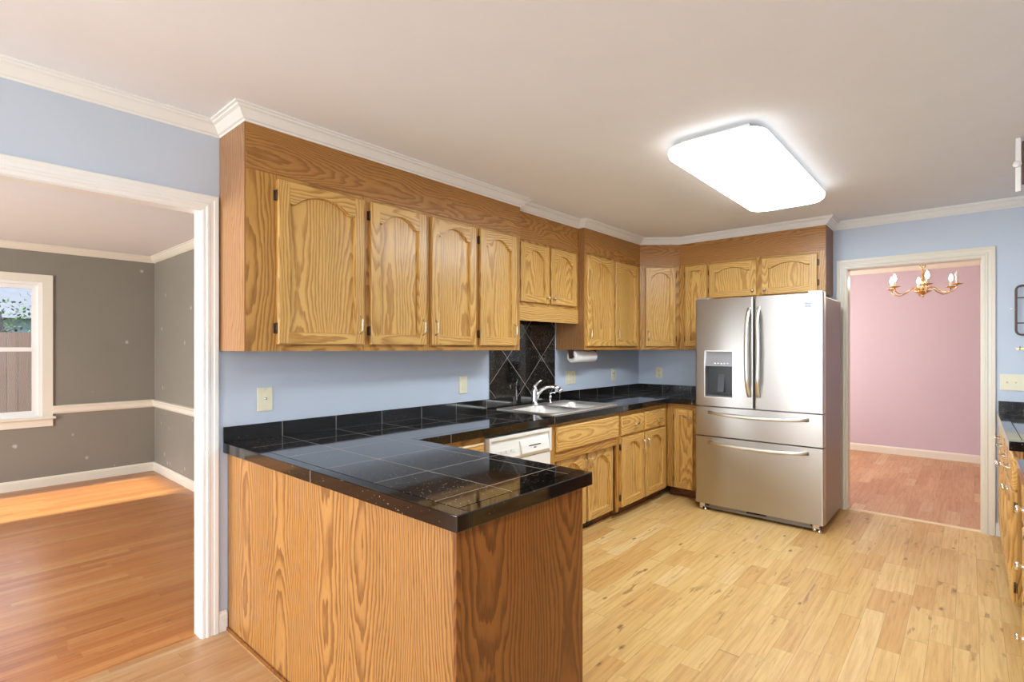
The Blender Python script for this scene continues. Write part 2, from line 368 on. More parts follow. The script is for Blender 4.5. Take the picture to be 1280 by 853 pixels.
# ------------------------------------------------------------------ room shell
ZC, ZG, ZP = 2.455, 2.40, 2.44          # ceilings: kitchen, grey room, pink room
XF, XR = 0.295, 0.233                    # front planes of the wall cabinets
YA, YB, YC_, YD, XE, XG = -4.266, -2.368, -1.527, -0.545, 0.591, 1.836
XW, YS = 3.52, -8.2
struct('floor', MB().box(0, XW+.1, -4.25, 0.03, -0.08, 0), M_birch, 'pale knotty plank floor of the kitchen', 'floor')
struct('floor_breakfast', MB().box(-0.04, XW+.1, YS-.1, -4.25, -0.08, 0), M_tan)
struct('floor_grey_room', MB().box(-4.3, -0.04, YS-.1, -3.4, -0.08, 0).box(-.04, 0, -4.25, -3.4, -.08, 0), M_orange, 'orange strip floor of the grey room', 'floor')
struct('floor_pink_room', MB().box(-0.1, 4.6, 0.07, 3.3, -0.08, 0), M_rose, 'plank floor of the pink room with its rosy light in the colour', 'floor')
struct('ceiling', MB().box(-0.08, XW+.1, YS-.1, 0.0, ZC, ZC+.1), M_ceil, 'white kitchen ceiling', 'ceiling')
struct('ceiling_grey_room', MB().box(-4.3, -0.08, YS-.1, -3.4, ZG, ZG+.1), M_ceil)
struct('ceiling_pink_room', MB().box(-0.1, 4.6, 0.11, 3.3, ZP, ZP+.1), M_ceil)
# wall with the cabinets: kitchen skin blue, other side grey
OP0, OP1, OH = -6.4, -4.352, 2.03
m = MB(); m.box(-.04, 0, OP1, 0, 0, ZC).box(-.04, 0, YS, OP0, 0, ZC).box(-.04, 0, OP0, OP1, OH, ZC); struct('wall_left', m, M_blue)
m = MB(); m.box(-.08, -.04, OP1, 0, 0, ZC).box(-.08, -.04, YS, OP0, 0, ZC).box(-.08, -.04, OP0, OP1, OH, ZC); struct('wall_left_grey_side', m, M_grey)
DX0, DX1, DH = 1.945, 2.792, 2.05
m = MB(); m.box(-.08, DX0, 0, .055, 0, ZC).box(DX1, XW+.1, 0, .055, 0, ZC).box(DX0, DX1, 0, .055, DH, ZC); struct('wall_back', m, M_blue)
m = MB(); m.box(-.1, DX0, .055, .11, 0, ZC).box(DX1, 4.6, .055, .11, 0, ZC).box(DX0, DX1, .055, .11, DH, ZC); struct('wall_back_pink_side', m, M_pink)
def holed(axis, c0, c1, a0, a1, z1, holes):
    """wall with window holes; holes = (a0, a1, z0, z1) sorted along the wall"""
    m = MB(); cur = a0
    def bx(u0, u1, w0, w1):
        if axis == 'x': m.box(c0, c1, u0, u1, w0, w1)
        else: m.box(u0, u1, c0, c1, w0, w1)
    for h0, h1, w0, w1 in holes:
        bx(cur, h0, 0, z1); bx(h0, h1, 0, w0); bx(h0, h1, w1, z1); cur = h1
    bx(cur, a1, 0, z1); return m
struct('wall_right', holed('x', XW, XW+.1, YS, 0, ZC, [(-7.35, -6.05, 0.6, 2.2)]), M_blue)
struct('wall_rear', holed('y', YS-.1, YS, -.08, XW+.1, ZC, [(0.08, 0.58, 0.10, 2.10), (1.75, 3.15, 0.45, 2.25)]), M_blue)
XGW, YGR = -4.164, -3.49
WY0, WY1, WZ0, WZ1 = -5.25, -4.44, 0.69, 2.03
struct('wall_grey_far', holed('x', XGW-.12, XGW, YS, -3.4, ZG, [(WY0, WY1, WZ0, WZ1)]), M_grey)
struct('wall_grey_side', MB().box(XGW, -.08, YGR, YGR+.09, 0, ZG), M_grey)
struct('wall_grey_near', holed('y', YS-.1, YS, XGW-.12, -.08, ZG, [(-4.08, -3.0, 0.12, 2.12), (-2.2, -1.0, 0.7, 2.2)]), M_grey)
YP = 3.142
struct('wall_pink_back', MB().box(-.1, 4.6, YP, YP+.1, 0, ZP), M_pink)
struct('wall_pink_left', holed('x', 0.0-.1, 0.0, 0.11, YP, ZP, [(1.3, 2.5, 0.75, 2.05)]), M_pink)
struct('wall_pink_right', MB().box(4.5, 4.6, .11, YP, 0, ZP), M_pink)

# mouldings
def crown(z0, z1, d):
    h = z1-z0
    return [(0, z0), (.007, z0), (.010, z0+.12*h), (.018, z0+.18*h), (.030, z0+.42*h), (.042, z0+.66*h), (d-.012, z0+.74*h), (d-.010, z0+.84*h), (d, z0+.88*h), (d, z1), (0, z1)]
m = MB()
sweep(m, [(0, YS), (0, YA), (XF, YA), (XF, YB), (XR, YB), (XR, YC_), (XF, YC_), (XF, YD), (XE, -XF), (XG, -XF), (XG, 0), (XW, 0), (XW, YS)], crown(2.393, ZC, .066), closed=True)
struct('trim_1', m, M_trim, 'white crown moulding stepping around the kitchen wall cabinets', 'moulding')
m = MB(); sweep(m, [(-.08, YGR), (-.08, YS), (XGW, YS), (XGW, YGR)], crown(2.335, ZG, .055), closed=True); struct('trim_2', m, M_cream)
m = MB(); sweep(m, [(4.5, .11), (0, .11), (0, YP), (4.5, YP)], crown(2.368, ZP, .06), closed=True); struct('trim_3', m, M_cream)
rail = [(0, .715), (.012, .718), (.022, .735), (.022, .772), (.030, .785), (.030, .797), (0, .802)]
m = MB(); sweep(m, [(XGW, WY1+.08), (XGW, YGR), (-.08, YGR)], rail); struct('trim_4', m, M_cream, 'cream chair rail across the grey walls', 'moulding')
base = [(0, 0), (.014, 0), (.014, .078), (.009, .090), (.004, .096), (0, .096)]
m = MB(); sweep(m, [(XGW, YS), (XGW, YGR), (-.08, YGR)], base); struct('baseboard_grey', m, M_cream)
m = MB(); sweep(m, [(0, .11), (0, YP), (4.5, YP)], base); struct('baseboard_pink', m, M_cream)
m = MB(); sweep(m, [(0, OP1+.074), (0, -4.24)], base); m2 = m; struct('baseboard_left', m, M_trim)
m = MB(); sweep(m, [(DX1+.078, 0), (2.90, 0)], base); struct('baseboard_back', m, M_trim)
# doorway to the grey room: jamb lining, casings
def casing_profile(w, d):
    return [(0, 0), (0, d*.55), (w*.10, d*.7), (w*.22, d*.7), (w*.30, d), (w*.42, d), (w*.48, d*.8), (w*.66, d*.85), (w*.74, d), (w*.95, d), (w, d*.8), (w, 0)]
def door_casing(mb, axis, face, sgn, a0, a1, h, w=.074, d=.018):
    """U-shaped casing round an opening a0..a1 x 0..h on the plane axis=face, facing sgn"""
    pr = casing_profile(w, d); rows = []
    for (a, z, ea, ez) in ((a0, 0, -1, 0), (a0, h, -1, 1), (a1, h, 1, 1), (a1, 0, 1, 0)):
        row = []
        for o, t in pr:
            A, Z = a+ea*o, z+ez*o; c = face+sgn*t
            row.append(mb.bm.verts.new((c, A, Z) if axis == 'x' else (A, c, Z)))
        rows.append(row)
    for A, B in zip(rows, rows[1:]):
        for j in range(len(pr)): mb.face([A[j], A[(j+1) % len(pr)], B[(j+1) % len(pr)], B[j]])
    mb.face(rows[0]); mb.face(rows[-1][::-1])
m = MB(); door_casing(m, 'x', 0, 1, OP0, OP1, OH); struct('trim_5', m, M_trim, 'white fluted casing around the opening to the grey room', 'door casing')
m = MB(); door_casing(m, 'x', -.08, -1, OP0, OP1, OH, .074, .012); struct('trim_6', m, M_trim)
m = MB(); m.box(-.08, 0, OP1-.004, OP1, 0, OH).box(-.08, 0, OP0, OP0+.004, 0, OH).box(-.08, 0, OP0, OP1, OH-.004, OH); struct('trim_7', m, M_trim)
m = MB(); door_casing(m, 'y', 0, -1, DX0, DX1, DH, .078); struct('trim_8', m, M_cream, 'cream casing around the doorway to the pink room', 'door casing')
m = MB(); door_casing(m, 'y', .11, 1, DX0, DX1, DH, .078); struct('trim_9', m, M_cream)
m = MB(); m.box(DX0, DX0+.004, 0, .11, 0, DH).box(DX1-.004, DX1, 0, .11, 0, DH).box(DX0, DX1, 0, .11, DH-.004, DH); struct('trim_10', m, M_cream)
m = MB(); m.prism([(.010, 0), (.018, .007), (.052, .007), (.060, 0)], 'x', DX0+.005, DX1-.005); struct('trim_11', m, M_thr, 'pale threshold strip between kitchen and pink room', 'threshold')

# windows
def window(name, axis, face, into, a0, a1, z0, z1, label=None, casing=.08, sill=True, depth=.10):
    """double-hung window in a hole of a wall whose room face is axis=face; into = direction of the room"""
    def B(m, u0, u1, d0, d1, w0, w1, bev=0):
        c0, c1 = sorted((face-into*d0, face-into*d1))
        if axis == 'x': m.box(c0, c1, u0, u1, w0, w1, bev)
        else: m.box(u0, u1, c0, c1, w0, w1, bev)
    m = MB()
    if casing:
        B(m, a0-casing, a0, -.018, -.001, z0, z1+.075); B(m, a1, a1+casing, -.018, -.001, z0, z1+.075); B(m, a0, a1, -.018, -.001, z1, z1+.075)
        B(m, a0-casing, a1+casing, -.018, -.001, z0-.09, z0-.016)
    root = struct(name, m if casing else MB(), M_cream, label, 'window' if label else None)
    if sill:
        s = MB(); B(s, a0-casing-.02, a1+casing+.02, -.045, -.0, z0-.016, z0+.006, .004); o = s.build('window_sill', M_cream, root)
    f = MB(); t = .028
    B(f, a0, a0+t, .0, depth, z0+.006, z1); B(f, a1-t, a1, .0, depth, z0+.006, z1); B(f, a0+t, a1-t, 0, depth, z1-t, z1); B(f, a0+t, a1-t, 0, depth, z0+.006, z0+t)
    f.build('window_frame', M_trim, root)
    zm = (z0+z1)/2+.005; s_ = .045
    for lo, hi, d in ((zm-.02, z1-t, .045), (z0+t, zm+.02, .020)):
        k = MB(); u0, u1 = a0+t, a1-t
        B(k, u0, u0+s_, d, d+.022, lo, hi); B(k, u1-s_, u1, d, d+.022, lo, hi); B(k, u0+s_, u1-s_, d, d+.022, hi-.04, hi); B(k, u0+s_, u1-s_, d, d+.022, lo, lo+.04)
        o = k.build('sash', M_trim, root)
        g = MB(); B(g, u0+s_, u1-s_, d+.009, d+.013, lo+.04, hi-.04); g.build('pane', M_glass, o)
    return root
window('window_1', 'x', XGW, 1, WY0, WY1, WZ0, WZ1, 'cream-cased double-hung window in the grey wall showing a fence outside')
window('window_2', 'y', YS, 1, -4.08, -3.0, .12, 2.12, casing=.06, depth=.08)
window('added_window_3', 'y', YS, 1, -2.2, -1.0, .7, 2.2, depth=.06, sill=True)  # unseen window, added to bring fill light into the grey room
window('window_4', 'y', YS, 1, .08, .58, .10, 2.10, casing=.06, depth=.06)
window('added_window_5', 'y', YS, 1, 1.75, 3.15, .45, 2.25, depth=.06)  # unseen window, added for fill light from behind the camera
window('added_window_6', 'x', XW, -1, -7.35, -6.05, .6, 2.2, depth=.06)  # unseen side window, added for fill light
window('added_window_7', 'x', 0.0, 1, 1.3, 2.5, .75, 2.05, depth=.06)  # unseen window, added to brighten the pink room
struct('sun_block_slab', MB().box(-3.0, XW+1.5, YS-4.6, YS-.1, 2.62, 2.75), M_sun_block)  # unseen slab, added to keep the sun out of the rear windows

# ------------------------------------------------------------------ cabinet kit (local frame: x across the front, -y towards the viewer, z up)
def arch_z(t, rise):
    """t 0 at a stile .. 1 at the centre"""
    if t < .12: return rise*(0.10-0.10*math.sin(t/.12*PI/2))
    k = (t-.12)/.88
    return rise*(1-(1-k)**2.2)*min(1, .55+k*2.2)
def make_pull(parent, x, z, y=-.02, vertical=True, L=.085):
    m = MB(); n = 12; pts = []
    for i in range(n+1):
        s = i/n; off = .026*min(1, math.sin(min(s, 1-s)*PI*1.0)*2.6) if 0 < s < 1 else 0
        q = (s-.5)*L
        pts.append((x, y-off, z+q) if vertical else (x+q, y-off, z))
    rad = [.0065 if i in (0, n) else (.0052 if i in (n//2,) else .0036) for i in range(n+1)]
    m.tube(pts, rad, 8)
    for e in (-1, 1):
        q = e*L/2
        m.lathe([(0, 0), (.008, 0), (.007, .003), (0, .004)], Matrix.Translation((x, y, z+q) if vertical else (x+q, y, z)) @ Matrix.Rotation(PI/2, 4, 'X'), 12)
    return m.build('pull_handle', M_nickel, parent)
def make_knob(parent, x, z, y=-.02, mat=None, r=.014):
    m = MB(); m.lathe([(0, 0), (r*.6, 0), (r*.5, .004), (r*.42, .012), (r*.95, .017), (r, .022), (r*.75, .028), (0, .030)], Matrix.Translation((x, y, z)) @ Matrix.Rotation(PI/2, 4, 'X'), 16)
    return m.build('knob', mat or M_nickel, parent)
def make_tknob(parent, x, z, y=-.02):
    m = MB(); m.tube([(x, y, z), (x, y-.024, z)], .005, 8); m.tube([(x-.028, y-.026, z+.006), (x-.010, y-.029, z), (x+.010, y-.029, z), (x+.028, y-.026, z+.006)], [.008, .006, .006, .008], 8)
    m.tube([(x, y-.026, z), (x-.003, y-.024, z-.024)], [.0045, .003], 8)
    return m.build('knob', M_nickel, parent)
def make_hinge(parent, x, z, y=-.012, sgn=1):
    m = MB(); m.box(min(x, x+sgn*.011), max(x, x+sgn*.011), y+.006, y+.0105, z-.024, z+.024, .001); m.tube([(x, y, z-.026), (x, y, z+.026)], .0042, 8)
    return m.build('hinge', M_bronze, parent)
def make_door(parent, x0, x1, z0, z1, arch=True, hinge=None, y0=0.0, rise=None, stile=.055, flat_panel=False, th=.023):
    """frame-and-panel door, front at y0-th; hinge = 'l', 'r' or None (visible hinges)"""
    W, H = x1-x0, z1-z0; st = min(stile, W*(.22 if arch else .31)); br = .055; tr = .046
    rise = (min(.062, W*.17) if rise is None else rise) if arch else 0
    m = MB(); yf = y0-th; ch = .004; d = .0035; n = 22
    ix0, ix1, iz0, izs = st, W-st, br, H-tr-rise
    V = lambda x, y, z: m.bm.verts.new((x0+x, y, z0+z))
    xs = [ix0+(ix1-ix0)*i/n for i in range(n+1)]
    topz = [izs+arch_z(1-abs(2*i/n-1), rise) for i in range(n+1)]
    inner = [(ix1, iz0), (ix0, iz0)]+[(x, z) for x, z in zip(xs, topz)]
    cx = W/2
    def inset(p):
        x, z = p; k = (ix1-ix0-2*d)/(ix1-ix0); return (cx+(x-cx)*k, z+d if z <= iz0+1e-6 else z-d)
    Ff = [V(x, yf, z) for x, z in inner]; Fi = [V(*(lambda q: (q[0], yf+.0185, q[1]))(inset(p))) for p in inner]
    O = [V(ch, yf, ch), V(W-ch, yf, ch), V(W-ch, yf, H-ch), V(ch, yf, H-ch)]
    E = [V(0, yf+ch, 0), V(W, yf+ch, 0), V(W, yf+ch, H), V(0, yf+ch, H)]
    B = [V(0, y0-.0005, 0), V(W, y0-.0005, 0), V(W, y0-.0005, H), V(0, y0-.0005, H)]
    BL, BR_, = Ff[1], Ff[0]; T = Ff[2:]
    t_l = V(ix0, yf, H-ch); t_r = V(ix1, yf, H-ch); b_l = V(ix0, yf, ch); b_r = V(ix1, yf, ch)
    m.mi = 0
    m.face([O[0], b_l, BL, T[0], t_l, O[3]]); m.face([b_r, O[1], O[2], t_r, T[-1], BR_])
    m.mi = 1
    m.face([b_l, b_r, BR_, BL])
    prev = t_l
    for i in range(n):
        nx = t_r if i == n-1 else V(xs[i+1], yf, H-ch)
        m.face([T[i], T[i+1], nx, prev]); prev = nx
    N = len(inner); m.mi = 0
    for i in range(N): m.face([Ff[i], Ff[(i+1) % N], Fi[(i+1) % N], Fi[i]])
    for i in range(4):
        m.mi = i % 2 == 0 and 1 or 0
        m.face([O[i], O[(i+1) % 4], E[(i+1) % 4], E[i]]); m.face([E[i], E[(i+1) % 4], B[(i+1) % 4], B[i]])
    m.mi = 0; m.face(B)
    o = m.build('door', [O_door_v, O_door_h], parent)
    pm = MB(); P = [inset(p) for p in inner]
    pts = [pm.bm.verts.new((x0+x, yf+.0185, z0+z)) for x, z in P]; pm.face(pts)
    back = [pm.bm.verts.new((x0+x, y0-.003, z0+z)) for x, z in P]; pm.face(back[::-1])
    for i in range(N): pm.face([pts[i], pts[(i+1) % N], back[(i+1) % N], back[i]])
    pm.build('door_panel', O_door_v, o)
    if hinge:
        hx, sg = (x0-.004, -1) if hinge == 'l' else (x1+.004, 1)
        for hz in (z0+.075, z1-.075): make_hinge(o, hx, hz, y0-.010, sg)
    return o
def make_drawer(parent, x0, x1, z0, z1, y0=0.0, th=.02):
    m = MB(); yf = y0-th; c = .010
    A = [(x0, z0), (x1, z0), (x1, z1), (x0, z1)]; I = [(x0+c, z0+c), (x1-c, z0+c), (x1-c, z1-c), (x0+c, z1-c)]
    b = [m.bm.verts.new((x, y0-.0005, z)) for x, z in A]; e = [m.bm.verts.new((x, yf+.008, z)) for x, z in A]; f = [m.bm.verts.new((x, yf, z)) for x, z in I]
    m.face(b); m.face(f)
    for i in range(4): m.face([b[i], b[(i+1) % 4], e[(i+1) % 4], e[i]]); m.face([e[i], e[(i+1) % 4], f[(i+1) % 4], f[i]])
    return m.build('drawer', O_door_h, parent)
def face_frame(parent, stiles, rails, z0, z1):
    m = MB()
    for a, b in stiles: m.box(a, b, 0, .018, z0, z1)
    m.mi = 1
    for a, b, c, d in rails: m.box(a, b, .0004, .0176, c, d)
    return m.build('face_frame', [O_fr_v, O_fr_h], parent)
def body(parent, W, D, z0, z1, mat=None, y0=.018):
    """open box behind the face frame"""
    m = MB(); t = .015
    m.box(0, t, y0, D, z0, z1).box(W-t, W, y0, D, z0, z1).box(t, W-t, y0, D, z0, z0+t).box(t, W-t, y0, D, z1-t, z1).box(t, W-t, D-.006, D, z0+t, z1-t)
    return m.build('carcass', mat or O_side, parent)
L90 = PI/2

# ------------------------------------------------------------------ wall cabinets
ZB, DZ0, DZ1, FT = 1.362, 1.394, 2.165, 2.188   # bottom, doors, frame top
def wall_cab(label, loc, rz, W, D, doors, stiles, z0=ZB, dz0=DZ0, extra=None):
    c = thing('wall_cabinet', label, 'cabinet', (loc[0], loc[1], z0), rz, 'oak wall cabinets')
    H = FT-z0
    body(c, W, D, 0, H); face_frame(c, stiles, [(stiles[0][1], stiles[-1][0], 0, dz0-z0+.012), (stiles[0][1], stiles[-1][0], DZ1-z0-.012, H)], 0, H)
    for d in doors:
        o = make_door(c, d['x0'], d['x1'], dz0-z0, DZ1-z0, d.get('arch', True), d.get('hinge'), rise=d.get('rise'))
        if 'pull' in d: make_pull(o, d['x0']+.026 if d['pull'] == 'l' else d['x1']-.026, dz0-z0+.105)
        if 'knob' in d: make_knob(o, d['x0']+.028 if d['knob'] == 'l' else d['x1']-.028, dz0-z0+.045)
    return c
eps = .0006
y = YA
c1 = wall_cab('oak wall cabinet with one wide arched door at the open end of the run', (XF, YA), L90, .620-eps, XF-.001,
    [dict(x0=.138, x1=.598, hinge='l', pull='r', rise=.06)], [(0, .150), (.586, .6194)])
m = MB(); m.box(-.006, 0, 0, XF-.001, 0, 2.40-ZB+.02); m.build('end_panel', O_side, c1)
wall_cab('oak wall cabinet with a pair of arched doors, second from the open end', (XF, YA+.620), L90, .838-eps, XF-.001,
    [dict(x0=.020, x1=.400, hinge='l', pull='r'), dict(x0=.444, x1=.815, pull='l')], [(0, .032), (.388, .456), (.803, .8374)])
wall_cab('oak wall cabinet with one narrow arched door next to the window-height tile recess', (XF, YA+1.458), L90, .440-eps, XF-.001,
    [dict(x0=.020, x1=.384, hinge='l', pull='r')], [(0, .032), (.372, .4394)])
c4_ = wall_cab('short oak cabinet set back above the sink with two knobbed arched doors', (XR, YB), L90, .841-eps, XR-.001,
    [dict(x0=.060, x1=.410, knob='r'), dict(x0=.432, x1=.785, knob='l')], [(0, .072), (.398, .444), (.773, .8404)], z0=1.70, dz0=1.724)
m = MB(); m.box(.0, .8404, 0, .018, 1.584-1.70, -.0005); m.build('valance', O_door_h, c4_)
c5 = wall_cab('oak wall cabinet with two tall arched doors above the paper towel holder', (XF, YC_), L90, .982-eps, XF-.001,
    [dict(x0=.022, x1=.456, pull='l'), dict(x0=.486, x1=.912, pull='l')], [(0, .034), (.444, .498), (.900, .9814)])
m = MB(); m.box(-.004, 0, 0, XF-.001, 0, 2.40-ZB+.02); m.build('end_panel', O_side, c5)
# diagonal corner cabinet: a five-sided body
dv = Vector((XE-XF, -XF-YD)); DL = dv.length; DA = math.atan2(dv.y, dv.x)
c6 = thing('corner_wall_cabinet', 'oak diagonal corner wall cabinet with one arched door', 'cabinet', (XF, YD, ZB), DA, 'oak wall cabinets')
inv = Matrix.Rotation(-DA, 4, 'Z'); loc2 = lambda x, y_: (inv @ Vector((x-XF, y_-YD, 0))).to_2d()
outl = [loc2(*p) for p in ((XF+.0142, YD+.0126), (XE-.012, -XF+.016), (XE-.001, -.001), (.001, -.001), (.001, YD+.001), (XF-.0005, YD+.001))]
m = MB(); m.prism([tuple(p) for p in outl], 'z', 0, FT-ZB); m.build('carcass', O_side, c6)
face_frame(c6, [(.002, .066), (.335, DL-.002)], [(.066, .335, 0, .044), (.066, .335, DZ1-ZB-.012, FT-ZB)], 0, FT-ZB)
o = make_door(c6, .054, .346, DZ0-ZB, DZ1-ZB, True, 'r'); make_pull(o, .080, DZ0-ZB+.105)
wall_cab('narrow oak wall cabinet with a plain door beside the fridge', (XE+.0005, -XF), 0, .284-eps, XF-.001,
    [dict(x0=.065, x1=.272, arch=False, hinge='l', pull='r')], [(0, .077), (.260, .2834)])
c8 = wall_cab('oak cabinet over the fridge with two wide arched doors and brass knobs', (.875, -XF), 0, XG-.875, XF-.001,
    [dict(x0=.012, x1=.430, knob='r', hinge='l', rise=.04), dict(x0=.476, x1=.906, knob='l', hinge='r', rise=.04)], [(0, .024), (.418, .488), (.894, XG-.875)], z0=1.825, dz0=1.848)
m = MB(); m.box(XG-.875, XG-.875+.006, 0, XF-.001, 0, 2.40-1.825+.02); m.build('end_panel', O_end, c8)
# soffit panels up to the crown moulding
def soffit(label, loc, rz, W, x0=0.0):
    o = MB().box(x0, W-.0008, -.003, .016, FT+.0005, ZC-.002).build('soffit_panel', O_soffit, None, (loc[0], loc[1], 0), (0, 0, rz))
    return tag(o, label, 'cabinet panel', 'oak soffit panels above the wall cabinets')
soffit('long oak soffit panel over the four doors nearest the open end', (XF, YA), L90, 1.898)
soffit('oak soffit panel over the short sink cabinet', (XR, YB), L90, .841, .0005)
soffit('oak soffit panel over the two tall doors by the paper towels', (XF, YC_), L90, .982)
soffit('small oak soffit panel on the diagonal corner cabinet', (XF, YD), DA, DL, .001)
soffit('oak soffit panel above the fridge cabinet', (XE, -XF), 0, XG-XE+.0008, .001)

# ------------------------------------------------------------------ base cabinets
ZT, ZU = 0.914, 0.866          # counter top and underside
FB = 0.61                      # face-frame plane of the base run
PY0, PY1, PX1 = -4.235, -3.600, 1.648
# peninsula
c = thing('peninsula_cabinet', 'oak peninsula cabinet with a large veneered back panel', 'cabinet', (0.002, PY0, 0), 0)
W = PX1-.002
MB().box(0, W-.012, 0, .012, .0, ZU-.001).build('back_panel', O_pen, c)
MB().box(0, W-.0, -.010, -.0005, 0, .016, .003).build('shoe_moulding', O_end, c)
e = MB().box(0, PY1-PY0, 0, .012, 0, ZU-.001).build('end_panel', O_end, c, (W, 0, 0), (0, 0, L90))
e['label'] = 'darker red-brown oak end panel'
m = MB(); m.box(.62, W-.012, .55, .565, .09, ZU-.002).box(.62, .635, .012, .55, .09, ZU-.002).box(.635, W-.012, .012, .55, .09, .105); m.build('carcass', O_side, c)
MB().box(.62, W-.02, .50, .515, 0, .089).build('toe_board', O_toe, c)
# inner face of the peninsula (turned towards the sink): two doors with drawers above
pf = MB(); pf.box(.62, W-.012, .5655, .583, .09, ZU-.002); pf.build('face_frame', O_fr_v, c)
def flip(o, cx, yy):
    """turn a front built towards -y about so that it faces +y at yy"""
    o.location = (2*cx, yy, 0); o.rotation_euler = (0, 0, PI)
for a, b in ((.66, 1.08), (1.12, 1.56)):
    o = make_door(c, a, b, .11, .64, True); flip(o, (a+b)/2, .583); make_pull(o, b-.026, .55)
    o = make_drawer(c, a, b, .67, .825); flip(o, (a+b)/2, .583); make_tknob(o, (a+b)/2, .75)

def base_cab(label, loc, rz, W, D=.605):
    c = thing('base_cabinet', label, 'cabinet', (loc[0], loc[1], 0), rz, 'oak base cabinets')
    body(c, W, D, .09, ZU-.001); MB().box(.0, W, .070, .085, 0, .089).build('toe_board', O_toe, c)
    return c
# drawer cabinet between peninsula and dishwasher
c = base_cab('oak drawer cabinet tucked between the peninsula and the white dishwasher', (FB, -3.595), L90, .540)
face_frame(c, [(0, .05), (.505, .5395)], [(.05, .505, .825, ZU-.001), (.05, .505, .645, .67), (.05, .505, .09, .115)], .09, ZU-.001)
o = make_drawer(c, .03, .52, .665, .83); make_tknob(o, .275, .75)
o = make_door(c, .03, .52, .10, .65, True); make_pull(o, .494, .56)
# sink cabinet, hollow under the bowls, doors set back
SY = -2.437
c = thing('sink_cabinet', 'oak sink base cabinet with a false drawer front and set-back doors', 'cabinet', (FB, SY, 0), L90, 'oak base cabinets')
W = .922
face_frame(c, [(0, .066), (.898, W)], [(.066, .898, .815, ZU-.001), (.066, .898, .600, .690)], .06, ZU-.001)
m = MB(); m.box(0, .015, .018, .605, .06, ZU-.001).box(W-.015, W-.0006, .018, .605, .06, ZU-.001).box(.015, W-.015, .07, .605, .06, .075).box(.015, W-.015, .599, .605, .075, ZU-.001); m.build('carcass', O_end, c)
m = MB(); m.box(.015, .14, .052, .068, .06, .64).box(.500, .525, .052, .068, .06, .64).box(.885, W-.015, .052, .068, .06, .64).box(.14, .885, .0524, .0676, .585, .64); m.build('inner_frame', O_fr_v, c)
make_drawer(c, .068, .902, .664, .838)
o = make_door(c, .130, .500, .072, .590, True, None, .052); make_pull(o, .474, .515, .032)
o = make_door(c, .527, .892, .072, .590, True, None, .052); make_pull(o, .553, .515, .032)
MB().box(.0, W, .078, .090, 0, .059).build('toe_board', O_toe, c)
m = MB(); m.box(.40, .66, .0745, .0775, .008, .054, .001)
for k in range(12): m.box(.412+k*.02, .424+k*.02, .0725, .0745, .014, .048)
m.build('vent_grille', M_black, c)
MB().box(0, W, .064, .0715, 0, .012, .002).build('shoe_moulding', O_fr_h, c)
# drawer-and-door cabinet
c = base_cab('oak base cabinet with two drawers over two arched doors', (FB, SY+W+.0005), L90, .895)
face_frame(c, [(0, .040), (.398, .436), (.810, .895)], [(.04, .398, .805, ZU-.001), (.436, .81, .805, ZU-.001), (.04, .398, .645, .675), (.436, .81, .645, .675), (.04, .81, .09, .108)], .09, ZU-.001)
for a, b, s in ((.026, .404, 'r'), (.430, .822, 'l')):
    o = make_drawer(c, a, b, .668, .822); make_tknob(o, (a+b)/2+.03, .742)
    o = make_door(c, a, b, .092, .652, True, 'l' if s == 'r' else None); make_pull(o, b-.028 if s == 'r' else a+.028, .555)
# back wall cabinet beside the fridge
c = base_cab('narrow oak base cabinet with one plain door beside the fridge', (.6104, -FB), 0, .3296)
face_frame(c, [(.0, .0846), (.2416, .3296)], [(.0846, .2416, .800, ZU-.001), (.0846, .2416, .09, .108)], .09, ZU-.001)
o = make_door(c, .0746, .2496, .094, .815, False, 'l', stile=.05); make_tknob(o, .2146, .745)

# ------------------------------------------------------------------ dishwasher
c = thing('dishwasher', 'white dishwasher under the counter between oak cabinets', 'dishwasher', (FB, -3.048, 0), L90)
W = .606
MB().box(.004, W-.004, .02, .58, .10, ZU-.012).build('tub_body', M_dkgrey, c)
MB().box(.006, W-.006, .04, .055, .005, .098).build('kick_plate', M_black, c)
MB().box(.003, W-.003, -.020, .0195, .11, .690, .004).build('door', M_white, c)
m = MB(); m.box(.003, .022, -.030, .0195, .695, .848, .003).box(W-.022, W-.003, -.030, .0195, .695, .848, .003).box(.022, W-.022, -.028, .0195, .826, .848, .003)
m.prism([(-.022, .695), (-.030, .712), (-.012, .822), (.019, .826), (.019, .695)], 'x', .022, W-.022)
cp = m.build('control_panel', M_white, c)
m = MB(); m.prism([(-.0415, .722), (-.040, .716), (-.02, .712), (-.01, .80), (-.024, .792), (-.034, .760)], 'x', .285, .565); m.build('latch_handle', M_white, cp)
m = MB()
for k in range(7): m.box(.36+k*.017, .372+k*.017, -.0385, -.0320, .757, .763)
m.box(.405, .425, -.0405, -.0340, .742, .748); m.build('vent_slots', M_dkgrey, cp)
m = MB()
for k in range(4): m.box(.06+k*.045, .092+k*.045, -.0300, -.0235, .742, .760, .001)
m.build('push_button', M_white, cp)
